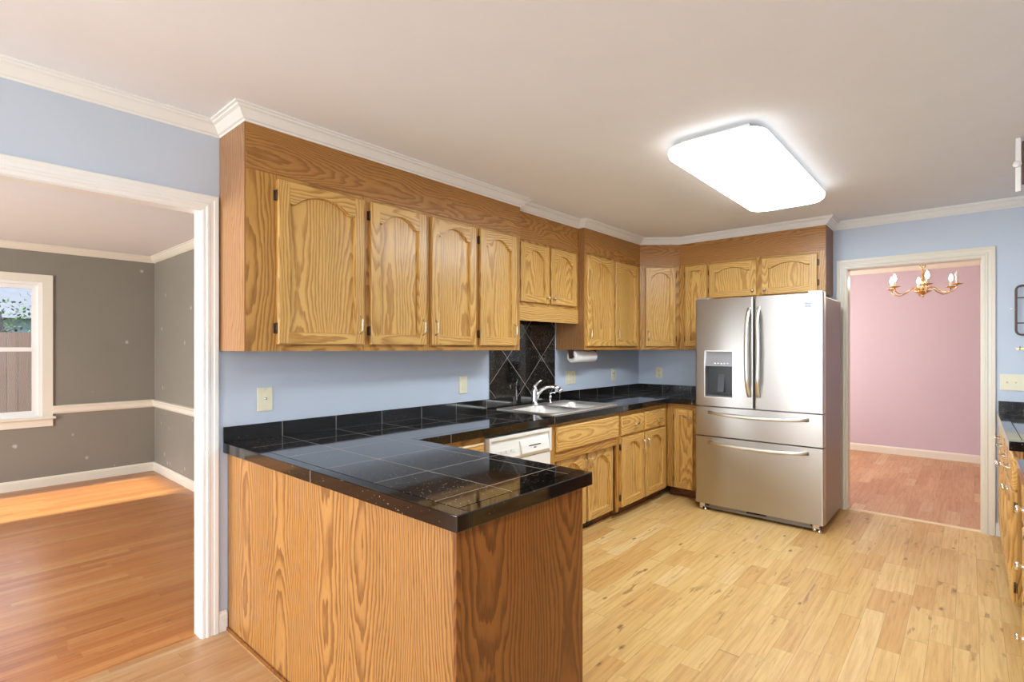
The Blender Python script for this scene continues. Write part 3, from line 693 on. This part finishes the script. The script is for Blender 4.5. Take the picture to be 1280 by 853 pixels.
# ------------------------------------------------------------------ countertop
XC = 0.647
YL, YIN, XQ = -4.256, -3.571, 1.673
ct = thing('countertop', 'black speckled tile countertop wrapping peninsula and sink wall', 'countertop', (0, 0, ZU))
hx0, hx1, hy0, hy1 = .075, .560, -2.335, -1.505
ew = .05; g = .002
m = MB(); z0, z1 = .0, ZT-ZU
m.box(.001, XQ-ew-g, YL+ew+g, YIN-.001, z0, z1)
m.box(.001, XC-ew-g, YIN-.001, hy0, z0, z1).box(.001, hx0, hy0, hy1, z0, z1).box(hx1, XC-ew-g, hy0, hy1, z0, z1).box(.001, XC-ew-g, hy1, -.001, z0, z1)
m.box(XC-ew-g, .955, -XC+ew+g, -.001, z0, z1)
bmesh.ops.remove_doubles(m.bm, verts=m.bm.verts[:], dist=1e-5)
m.build('tile_surface', G_top, ct)
m = MB(); b = .003
m.box(.001, XQ, YL, YL+ew, z0, z1+.0005, b).box(XQ-ew, XQ, YL+ew+.0015, YIN, z0, z1+.0005, b)
m.box(XC-ew, XC, YIN, -XC, z0, z1+.0005, b).box(XC-ew, .955, -XC, -XC+ew, z0, z1+.0005, b)
m.build('edge_trim', G_edge, ct)
bs = thing('backsplash', 'low black tile backsplash along both kitchen walls', 'backsplash', (0, 0, ZT))
MB().box(.001, .012, YL, -.001, .0008, .077, .001).build('tile_strip', G_back, bs)
MB().box(.013, .958, -.012, -.001, .0008, .077, .001).build('tile_strip', G_back, bs)
m = MB(); m.box(.001, .010, YB-.012, YC_-.03, .0775, 1.70-ZT)
tp = m.build('tile_panel', G_diag, None, (0, 0, ZT)); tag(tp, 'black panel of diagonal tiles on the wall behind the sink', 'backsplash')

# ------------------------------------------------------------------ sink and tap
sk = thing('sink', 'double-bowl stainless steel sink set in black tile', 'sink', (0, 0, ZT+.0006))
sx0, sx1, sy0, sy1 = .045, .590, -2.37, -1.47
def loop(mb, pts, z): return [mb.bm.verts.new((x, y_, z)) for x, y_ in pts]
def bridge(mb, A, B, sm=True):
    n = len(A)
    for i in range(n):
        f = mb.face([A[i], A[(i+1) % n], B[(i+1) % n], B[i]])
        if f: f.smooth = sm
m = MB()
L0 = loop(m, rrect(sx0, sx1, sy0, sy1, .03), 0.0); L1 = loop(m, rrect(sx0+.006, sx1-.006, sy0+.006, sy1-.006, .026), .007); bridge(m, L0, L1)
edges = []
def ring_edges(L): return [m.bm.edges.get((L[i], L[(i+1) % len(L)])) or m.bm.edges.new((L[i], L[(i+1) % len(L)])) for i in range(len(L))]
edges += ring_edges(L1); bowls = []
for b0, b1 in ((sy0+.04, -1.935), (-1.905, sy1-.04)):
    Lb = loop(m, rrect(.150, sx1-.035, b0, b1, .06), .006); edges += ring_edges(Lb); bowls.append((Lb, b0, b1))
bmesh.ops.triangle_fill(m.bm, edges=edges, use_beauty=True)
for Lb, b0, b1 in bowls:
    A = Lb
    for ins, zz, rr in ((.006, -.004, .056), (.012, -.03, .05), (.02, -.14, .05), (.05, -.165, .04)):
        Bq = loop(m, rrect(.150+ins, sx1-.035-ins, b0+ins, b1-ins, rr), zz); bridge(m, A, Bq); A = Bq
    m.face(A)
    m.lathe([(0, -.1635), (.038, -.1635), (.042, -.1648)], Matrix.Translation(((.15+sx1-.035)/2, (b0+b1)/2, 0)), 20)
m.build('basin', M_sink, sk)
fc = thing('faucet', 'chrome single-lever kitchen faucet on the sink deck', 'faucet', (.100, -1.955, ZT+.008), 0)
m = MB(); m.lathe([(0, 0), (.034, 0), (.034, .006), (.026, .012), (.022, .03), (.023, .10), (.021, .128), (.016, .137), (0, .139)], None, 20); m.build('base', M_chrome, fc)
pts = [(0, .010, .030), (.012, .030, .085), (.035, .055, .122), (.065, .078, .142), (.100, .095, .148), (.135, .108, .140), (.160, .114, .126)]
m = MB(); m.tube(pts, [.017, .016, .0145, .014, .014, .016, .018], 14); m.build('spout', M_chrome, fc)
m = MB(); m.lathe([(0, 0), (.017, 0), (.020, .02), (.018, .032), (0, .034)], Matrix.Translation((.160, .114, .131)) @ Matrix.Rotation(PI*.80, 4, (-.4, 1, 0)), 16); m.build('spray_head', M_chrome, fc)
m = MB(); m.tube([(0, 0, .136), (.004, .004, .150), (.014, .018, .172), (.026, .038, .190), (.034, .056, .194)], [.018, .015, .011, .009, .008], 12); m.build('lever', M_chrome, fc)
sp = thing('soap_dispenser', 'small chrome soap pump beside the faucet', 'soap dispenser', (.105, -1.755, ZT+.008))
m = MB(); m.lathe([(0, 0), (.018, 0), (.018, .005), (.011, .010), (.010, .035), (.014, .042), (.013, .062), (0, .064)], None, 16); m.build('body', M_chrome, sp)
m = MB(); m.tube([(0, 0, .062), (.002, 0, .078), (.020, .012, .086), (.040, .022, .080)], [.007, .006, .0055, .005], 10); m.build('spout', M_chrome, sp)

# ------------------------------------------------------------------ fridge
FX0, FX1, FYF, FYB = .963, 1.923, -.829, -.135
fr = thing('fridge', 'stainless steel french-door fridge with water dispenser and two freezer drawers', 'fridge', (FX0, FYF, 0), 0)
W = FX1-FX0; D = FYB-FYF
MB().box(.004, W-.004, .075, D, .045, 1.765, .006).build('cabinet_body', M_fside, fr)
def fdoor(name, x0, x1, z0, z1, hole=None):
    """door slab with rounded vertical front edges; hole = (x0, x1, z0, z1) cut-out"""
    m = MB(); t = .068; r = .012
    def prof(xa, xb, ra, rb):
        P = []
        for k in range(5):
            a = PI/2*k/4
            if ra: P.append((xa+r-r*math.cos(a), r-r*math.sin(a)))
        if not ra: P.append((xa, 0))
        Q = []
        for k in range(5):
            a = PI/2*k/4
            if rb: Q.append((xb-r+r*math.sin(a), r-r*math.cos(a)))
        if not rb: Q.append((xb, 0))
        return P+Q+[(xb, t), (xa, t)]
    if hole is None: m.prism(prof(x0, x1, 1, 1), 'z', z0, z1)
    else:
        a, b, c, d = hole
        m.prism(prof(x0, a, 1, 0), 'z', z0, z1); m.prism(prof(b, x1, 0, 1), 'z', z0, z1)
        m.prism([(a, 0), (b, 0), (b, t), (a, t)], 'z', z0, c); m.prism([(a, 0), (b, 0), (b, t), (a, t)], 'z', d, z1)
        bmesh.ops.remove_doubles(m.bm, verts=m.bm.verts[:], dist=1e-6)
    m.uv = True; return m.build(name, M_steel, fr)
xm = .4745
hole = (.078, .316, .962, 1.358)
dl = fdoor('door', .0, xm-.004, .892, 1.788, hole)
dr = fdoor('door', xm+.004, W, .892, 1.788)
d1 = fdoor('freezer_drawer', 0, W, .640, .882)
d2 = fdoor('freezer_drawer', 0, W, .062, .630)
def bar(parent, pts, ra, rb):
    """curved flat bar handle"""
    m = MB(); rings = []
    n = len(pts)
    for i, p in enumerate(pts):
        p = Vector(p); t = (Vector(pts[min(i+1, n-1)])-Vector(pts[max(i-1, 0)])).normalized(); s = t.cross(Vector((0, 1, 0))).normalized(); q = s.cross(t)
        rings.append([m.bm.verts.new(p+s*ra*math.cos(2*PI*k/12)*1.0+q*rb*math.sin(2*PI*k/12)) for k in range(12)])
    for A, B in zip(rings, rings[1:]):
        for k in range(12):
            f = m.face([A[k], A[(k+1) % 12], B[(k+1) % 12], B[k]]); f.smooth = True
    m.face(rings[0][::-1]); m.face(rings[-1])
    m.uv = True; return m.build('handle', M_steel_h, parent)
n = 16
for par, hx, sg in ((dl, xm-.034, -1), (dr, xm+.034, 1)):
    bar(par, [(hx+sg*.010*math.sin(PI*i/n), -.004-.050*min(1, math.sin(PI*i/n)*2.2) if 0 < i < n else -.002, .985+.715*i/n) for i in range(n+1)], .016, .009)
for par, zz in ((d1, .836), (d2, .586)):
    bar(par, [(.115+.745*i/n, -.004-.045*min(1, math.sin(PI*i/n)*2.2) if 0 < i < n else -.002, zz-.014*math.sin(PI*i/n)) for i in range(n+1)], .014, .009)
# dispenser
a, b, c_, d_ = hole
m = MB(); m.box(a, a+.008, -.003, .06, c_, d_).box(b-.008, b, -.003, .06, c_, d_).box(a+.008, b-.008, -.003, .06, d_-.008, d_).box(a+.008, b-.008, -.003, .06, c_, c_+.008)
disp = m.build('dispenser', M_steel_h, dl)
m = MB(); m.prism([(-.002, d_-.132), (.020, d_-.008), (.06, d_-.008), (.06, d_-.132)], 'x', a+.008, b-.008); m.build('control_panel', M_panel, dl)
m = MB(); m.box(a+.008, b-.008, .055, .064, c_+.008, d_-.132); m.build('dispenser_recess', M_black, dl)
m = MB(); m.prism([(.054, c_+.2), (.030, c_+.05), (.036, c_+.04), (.054, c_+.06)], 'x', (a+b)/2-.022, (a+b)/2+.030); m.build('paddle', M_dkgrey, dl)
m = MB(); m.box(a+.008, b-.008, .002, .054, c_+.008, c_+.020)
for k in range(9): m.box(a+.016+k*.024, a+.030+k*.024, .006, .050, c_+.020, c_+.023)
m.build('drip_tray', M_dkgrey, dl)
m = MB()
for k in range(5): m.lathe([(0, 0), (.009, 0), (.008, .003), (0, .004)], Matrix.Translation((a+.085+k*.026, .0025, d_-.112)) @ Matrix.Rotation(PI/2, 4, 'X'), 12)
m.build('touch_button', M_steel_h, dl)
# badge with two lines of lettering
bd = MB().box(.832, .880, -.0015, -.0002, 1.681, 1.729).build('badge', M_badge, dr)
for txt, zz, sz in (('Kenmore', 1.709, .0135), ('ELITE', 1.688, .0150)):
    cu = bpy.data.curves.new('badge_text', 'FONT'); cu.body = txt; cu.size = sz; cu.align_x = 'CENTER'; cu.extrude = .0003; cu.materials.append(M_dkgrey)
    tmp = bpy.data.objects.new('badge_text', cu); me = bpy.data.meshes.new_from_object(tmp); bpy.data.objects.remove(tmp)
    o = bpy.data.objects.new('badge_text', me); COL.objects.link(o); o.parent = bd; o.location = (.856, -.002, zz); o.rotation_euler = (PI/2, 0, 0)
m = MB(); m.box(.06, W-.06, .055, .074, .012, .030, .002); m.box(.10, .40, .058, .07, .030, .058).box(.55, W-.10, .058, .07, .030, .058)
m.build('base_grille', M_fside, fr)
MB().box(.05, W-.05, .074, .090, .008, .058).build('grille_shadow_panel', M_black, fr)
for fx in (.055, W-.055):
    m = MB(); m.box(fx-.022, fx+.022, .012, .072, .030, .060, .003); m.lathe([(0, -.012), (.016, -.012), (.018, -.006), (.018, .006), (.016, .012), (0, .012)], Matrix.Translation((fx-.012, .04, .0185)) @ Matrix.Rotation(PI/2, 4, 'Y'), 16)
    m.lathe([(0, 0), (.014, 0), (.014, .012), (.006, .014), (.006, .03), (0, .03)], Matrix.Translation((fx+.022, .026, .0005)), 14)
    m.build('roller_foot', M_chrome, fr)
for hx in (.06, W-.06):
    MB().box(hx-.05, hx+.05, .02, .14, 1.7885, 1.806, .006).build('hinge_cover', M_fside, fr)
for sx in (.10, W-.10): MB().box(sx-.03, sx+.03, D-.12, D-.06, .0005, .045, .004).build('rear_foot', M_black, fr)

# ------------------------------------------------------------------ wall plates and small wall things
def plate(name, label, cat, loc, rz, w, h, kind, mat=None):
    t = thing(name, label, cat, loc, rz)
    m = MB(); m.box(-w/2, w/2, -.007, -.0008, -h/2, h/2, .0025); p = m.build('cover_plate', mat or M_plate, t)
    gangs = kind.split('+'); n = len(gangs)
    for i, k in enumerate(gangs):
        x = (i-(n-1)/2)*.046; q = MB()
        if k == 'jack':
            q.lathe([(0, 0), (.006, 0), (.006, .006), (.004, .012), (0, .012)], Matrix.Translation((x, -.0065, .004)) @ Matrix.Rotation(PI/2, 4, 'X'), 12); q.build('cable_jack', M_chrome, t)
        elif k == 'toggle':
            q.box(x-.005, x+.005, -.008, -.0065, -.012, .012); q.prism([(-.007, -.004), (-.018, .004), (-.017, .010), (-.007, .006)], 'x', x-.004, x+.004); q.build('toggle', M_plate, t)
        elif k == 'outlet':
            for s in (-1, 1): q.lathe([(0, 0), (.0165, 0), (.0155, .0025), (0, .0025)], Matrix.Translation((x, -.0068, s*.020)) @ Matrix.Rotation(PI/2, 4, 'X'), 20)
            q.build('receptacle', M_plate, t); q = MB()
            for s in (-1, 1):
                for dx in (-.006, .006): q.box(x+dx-.001, x+dx+.001, -.0102, -.009, s*.020-.002, s*.020+.006)
            q.build('slot', M_black, t)
        else:
            q.box(x-.016, x+.016, -.0095, -.0066, -.033, .033, .001); q.build('rocker', M_plate, t)
    for i in range(n):
        for s in (-1, 1):
            q = MB(); q.lathe([(0, 0), (.0035, 0), (.003, .001), (0, .0012)], Matrix.Translation(((i-(n-1)/2)*.046, -.0068, s*(h/2-.010))) @ Matrix.Rotation(PI/2, 4, 'X'), 8); q.build('screw', M_nickel, t)
    return t
plate('cable_outlet', 'almond wall plate with a cable jack above the peninsula', 'wall plate', (0, -4.056, 1.112), L90, .077, .122, 'jack')
plate('wall_switch', 'almond rocker plate on the blue wall beside the diagonal tiles', 'wall plate', (0, -2.653, 1.112), L90, .077, .122, 'rocker')
plate('double_switch', 'wide almond two-gang plate under the paper towel holder', 'wall plate', (0, -1.310, 1.112), L90, .150, .124, 'rocker+outlet')
plate('wall_outlet', 'almond outlet plate near the inside corner of the sink wall', 'wall plate', (0, -.548, 1.108), L90, .077, .122, 'outlet')
plate('wall_outlet', 'almond outlet plate on the wall beside the fridge', 'wall plate', (.240, 0, 1.116), 0, .075, .118, 'outlet')
plate('light_switch', 'almond three-gang switch plate by the pink-room doorway', 'wall plate', (2.975, 0, 1.128), 0, .165, .118, 'toggle+toggle+toggle')
# paper towels under the cabinet
ph = thing('paper_towel_holder', 'dark bracket of a paper towel holder under the wall cabinet', 'paper towel holder', (.165, -1.36, ZB), L90)
m = MB()
for s in (-1, 1): m.prism([(-.030, -.0005), (.030, -.0005), (.014, -.075), (-.014, -.075)], 'x', s*.180-.004, s*.180+.004)
m.build('bracket', M_bronze, ph); m = MB(); m.tube([(-.178, 0, -.058), (.178, 0, -.058)], .008, 10); m.build('rod', M_bronze, ph)
pr_ = MB(); pr_.lathe([(.020, -.165), (.050, -.165), (.0515, -.162), (.0515, .162), (.050, .165), (.020, .165), (.020, -.165)], Matrix.Translation((0, 0, 0)) @ Matrix.Rotation(PI/2, 4, 'X'), 28)
o = pr_.build('paper_towel_roll', M_paper, None, (.165, -1.36, ZB-.058)); tag(o, 'white paper towel roll under the wall cabinet', 'paper towel')
# brown iron rack and brass hook beside the doorway
t = thing('wall_rack', 'brown iron frame rack on the blue wall beside the pink doorway', 'rack', (3.12, 0, 1.466), 0)
m = MB(); pts = rrect(-.145, .145, .006, .357, .03, 4); m.tube([(x, -.040, z) for x, z in pts], .007, 8, True)
m.build('frame', M_iron, t)
m = MB()
for zz in (.09, .27): m.tube([(-.145, -.040, zz), (.145, -.040, zz)], .004, 8)
for xx in (-.12, .12): m.tube([(xx, -.040, .352), (xx, -.001, .352)], .005, 8)
m.build('crossbar', M_iron, t)
m = MB(); m.lathe([(0, 0), (.008, 0), (.010, .010), (.008, .018), (0, .020)], Matrix.Translation((-.168, -.045, .190)) @ Matrix.Rotation(PI/2, 4, 'X'), 14); m.tube([(-.168, -.045, .190), (-.145, -.040, .186)], .004, 8)
m.build('white_knob', M_trim, t)
t = thing('key_hook', 'small brass hook strip below the brown wall rack', 'hook', (3.07, 0, 1.372), 0)
m = MB(); m.box(-.09, .09, -.006, -.0008, -.008, .008, .002); m.build('back_strip', M_brass, t)
for k in range(4):
    m = MB(); x = -.075+.05*k; m.tube([(x, -.006, 0), (x, -.022, -.004), (x, -.030, .006), (x, -.026, .016)], .0032, 8); m.build('hook', M_brass, t)
# ceiling-hung rack end at the frame edge
t = thing('hanging_rack', 'brown rack hung from the ceiling on a white bracket', 'rack', (3.02, -1.50, ZC-.002))
m = MB(); m.box(-.118, -.098, -.012, .012, -.275, -.0, .003); m.lathe([(0, -.012), (.016, -.012), (.018, 0), (.016, .012), (0, .012)], Matrix.Translation((-.112, -.012, -.135)) @ Matrix.Rotation(PI/2, 4, 'X'), 14); m.build('bracket', M_trim, t)
m = MB(); m.box(-.095, .25, -.010, .010, -.24, -.02, .003); m.build('board', M_iron, t)

# ------------------------------------------------------------------ base run along the opposite wall
RX = 2.905
def right_cab(label, yb, W, fronts, drawers_only=False):
    c = thing('base_cabinet', label, 'cabinet', (RX, yb, 0), -L90, 'oak base cabinets')
    body(c, W, XW-RX-.005, .09, ZU-.001, O_end); MB().box(0, W, .07, .085, 0, .089).build('toe_board', O_toe, c)
    face_frame(c, [(0, .04), (W-.04, W)], [(.04, W-.04, .825, ZU-.001), (.04, W-.04, .645, .675), (.04, W-.04, .09, .112)], .09, ZU-.001)
    return c
c = right_cab('oak base cabinet next to the pink-room doorway', -.02, .80, None)
for a, b in ((.025, .395), (.405, .775)):
    o = make_drawer(c, a, b, .665, .828); make_pull(o, (a+b)/2, .75, vertical=False)
    o = make_door(c, a, b, .10, .652, True, 'r' if a > .3 else 'l'); make_knob(o, b-.03 if a < .3 else a+.03, .60, mat=M_chrome)
c = right_cab('oak base cabinet ending at the gap in the counter', -.8205, .80, None)
for a, b in ((.025, .395), (.405, .775)):
    o = make_drawer(c, a, b, .665, .828); make_pull(o, (a+b)/2, .75, vertical=False)
    o = make_door(c, a, b, .10, .652, True, 'r' if a > .3 else 'l'); make_knob(o, b-.03 if a < .3 else a+.03, .60, mat=M_chrome)
c = right_cab('oak drawer cabinet nearest the viewer with round chrome knobs', -2.225, .80, None)
for z0, z1 in ((.665, .828), (.40, .652), (.10, .39)):
    o = make_drawer(c, .025, .775, z0, z1)
    for kx in (.17, .60): make_knob(o, kx, (z0+z1)/2, mat=M_chrome, r=.017)
for lab, y0, y1 in (('black tile counter beside the pink-room doorway', -1.650, -.012), ('black tile counter corner nearest the viewer', -3.06, -2.207)):
    t = thing('countertop', lab, 'countertop', (2.872, y0, ZU))
    m = MB(); m.box(ew+g, XW-2.872-.003, ew+g if True else 0, y1-y0, 0, ZT-ZU); m.build('tile_surface', G_top, t)
    m = MB(); m.box(0, ew, ew+.0015, y1-y0, 0, ZT-ZU+.0005, .003).box(0, XW-2.872-.003, 0, ew, 0, ZT-ZU+.0005, .003); m.build('edge_trim', G_edge, t)
m = MB(); m.box(2.884, XW-.002, -.012, -.001, ZT+.0008, .990, .001)
tag(m.build('backsplash', G_back), 'short black tile backsplash below the three-gang switch', 'backsplash')

# ------------------------------------------------------------------ ceiling light
t = thing('ceiling_light', 'long white fluorescent ceiling light with a rounded diffuser', 'ceiling light', (1.768, -1.925, ZC))
MB().box(-.17, .17, -.68, .68, -.034, -.0008, .004).build('housing', M_trim, t)
m = MB(); hw, hl = .245, .762; prev = None
for ins, zz, rr in ((.016, -.036, .10), (.002, -.044, .115), (0, -.060, .12), (.006, -.078, .115), (.022, -.088, .10), (.05, -.092, .08)):
    m.mi = 1 if zz > -.090 else 0
    Lq = loop(m, rrect(-hw+ins, hw-ins, -hl+ins, hl-ins, rr, 8), zz)
    if prev: bridge(m, prev, Lq)
    else: m.mi = 2; m.face(Lq[::-1])
    prev = Lq
m.face(prev); m.build('diffuser', [M_fixture, M_fixture_side, M_trim], t)
fill_light = t.copy(); COL.objects.link(fill_light); fill_light.location = (2.80, -4.9, ZC)  # copy of the fixture, added out of frame as fill light
fill_light['label'] = 'added unseen fill light above the viewer, copied from the ceiling fixture'
for chd in list(t.children):
    q = chd.copy(); COL.objects.link(q); q.parent = fill_light
    if len(q.data.materials) > 1: q.data = q.data.copy(); q.data.materials[0] = M_fill_diffuser
t = thing('fill_pendant', 'made-up round opal fill light hung unseen behind the viewer', 'pendant light', (2.1, -6.6, ZC))
m = MB(); m.lathe([(0, -.0008), (.07, -.0008), (.065, -.02), (.01, -.035), (0, -.035)], None, 24); m.build('canopy', M_brass, t)  # this hanging globe is an added fill light, out of view
m = MB(); m.tube([(0, 0, -.03), (0, 0, -.50)], .006, 8); m.build('rod', M_brass, t)
m = MB(); m.lathe([(0, -.50), (.04, -.505)]+[(.16*math.sin(k*PI/14), -.66+.16*math.cos(k*PI/14)) for k in range(2, 14)]+[(0, -.82)], None, 28); m.build('globe', M_globe, t)

# ------------------------------------------------------------------ chandelier in the pink room
ch = thing('chandelier', 'brass six-arm candle chandelier hanging in the pink room', 'chandelier', (2.365, 1.6, 1.90))
m = MB(); m.lathe([(0, 0), (.010, .004), (.012, .014), (.006, .022), (.030, .036), (.070, .058), (.074, .066), (.040, .072), (.022, .085), (.016, .12), (.024, .15), (.014, .18), (.010, .24), (.014, .27), (0, .275)], None, 20); m.build('body', M_brass, ch)
m = MB(); m.tube([(0, 0, .272), (0, 0, .520)], .006, 8); m.tube([(.022*math.cos(k*PI/8), 0, .325+.022*math.sin(k*PI/8)) for k in range(16)], .004, 6, True); m.build('chain', M_brass, ch)
m = MB(); m.lathe([(0, .505), (.055, .515), (.062, .532), (.062, .5392), (0, .5392)], None, 20); m.build('canopy', M_brass, ch)
for k in range(6):
    a = math.radians(-20+60*k); ca, sa = math.cos(a), math.sin(a); R = .285
    P = lambda r, z: (r*ca, r*sa, z)
    m = MB(); m.tube([P(.02, .075), P(.07, .105), P(.105, .095), P(.15, .055), P(.20, .032), P(.25, .042), P(.278, .070), P(R, .098)], .0055, 8)
    arm = m.build('arm', M_brass, ch)
    m = MB(); m.lathe([(0, .096), (.020, .098), (.048, .108), (.050, .112), (.018, .110), (0, .110)], Matrix.Translation(P(R, 0)), 18); m.build('drip_pan', M_brass, arm)
    m = MB(); m.lathe([(0, .110), (.0125, .110), (.0125, .165), (.010, .168), (0, .168)], Matrix.Translation(P(R, 0)), 14); m.build('candle_sleeve', M_candle, arm)
    m = MB(); m.lathe([(0, .168), (.008, .170), (.0165, .190), (.015, .205), (.007, .228), (0, .240)], Matrix.Translation(P(R, 0)), 14); m.build('bulb', M_bulb if k != 0 else M_candle, arm)

# ------------------------------------------------------------------ outside the grey room's window
struct('ground', MB().box(-40, 25, -30, 25, -.4, -.25), M_lawn)
m = MB()
fx = -9.5
t = thing('fence', 'weathered brown board fence seen through the grey-room window', 'fence', (fx, -5.5, -.25))
m = MB(); yy = -9.0
while yy < 9.0: m.box(0, .02, yy, yy+.135, 0, 1.90); yy += .14
m.build('board_panel', M_fence, t)
m = MB(); m.box(-.04, 0, -9, 9, .3, .38).box(-.04, 0, -9, 9, 1.3, 1.38); m.build('rail', M_fence, t)
t = thing('neighbour_house', 'blue-grey sided house beyond the fence', 'house', (-17, -6, -.85))
m = MB()
for k in range(22): m.prism([(0, k*.14), (.025, k*.14), (.0, k*.14+.14)], 'y', -9, 9)
m.box(-5, 0, -9, 9, 0, 3.08); m.build('siding_wall', M_siding, t)
m = MB(); m.prism([(.4, 3.05), (-2.5, 4.6), (-5.4, 3.05)], 'y', -9.4, 9.4); m.build('roof', M_roof, t)
t = thing('tree', 'bare-limbed tree with some leaves outside the window', 'tree', (-11.0, -4.14, -.25))
def limb(m, p, d, L, r, depth):
    p = Vector(p); d = Vector(d).normalized(); pts = [p]; q = p.copy(); dd = d.copy(); n = 6
    for i in range(n):
        dd = (dd+Vector((random.uniform(-.14, .14), random.uniform(-.14, .14), random.uniform(-.05, .12)))).normalized(); q = q+dd*L/n; pts.append(q.copy())
    m.tube(pts, [r*(1-.55*i/n) for i in range(n+1)], 7)
    ends = [(pts[-1], dd, r*.45)]
    if depth:
        for k in range(3):
            i = random.randint(2, n); a = random.uniform(0, 2*PI); e = Vector((math.cos(a)*.5, math.sin(a), .65))
            ends += limb(m, pts[i], e, L*.62, r*(1-.55*i/n)*.6, depth-1)
    return ends
m = MB(); tips = limb(m, (0, 0, 0), (0, .05, 1), 2.4, .22, 3); m.build('trunk', M_bark, t)
m = MB()
for p, d, r in tips:
    for k in range(60):
        c0 = p+Vector((random.gauss(0, .3), random.gauss(0, .3), random.gauss(0, .25)))
        u = Vector((random.uniform(-1, 1), random.uniform(-1, 1), random.uniform(-1, 1))).normalized()*.045; v = u.cross(Vector((random.uniform(-1, 1), random.uniform(-1, 1), 1))).normalized()*.026
        m.face([m.bm.verts.new(c0-u), m.bm.verts.new(c0+v), m.bm.verts.new(c0+u), m.bm.verts.new(c0-v)])
lf = m.build('foliage', M_leaf, t)
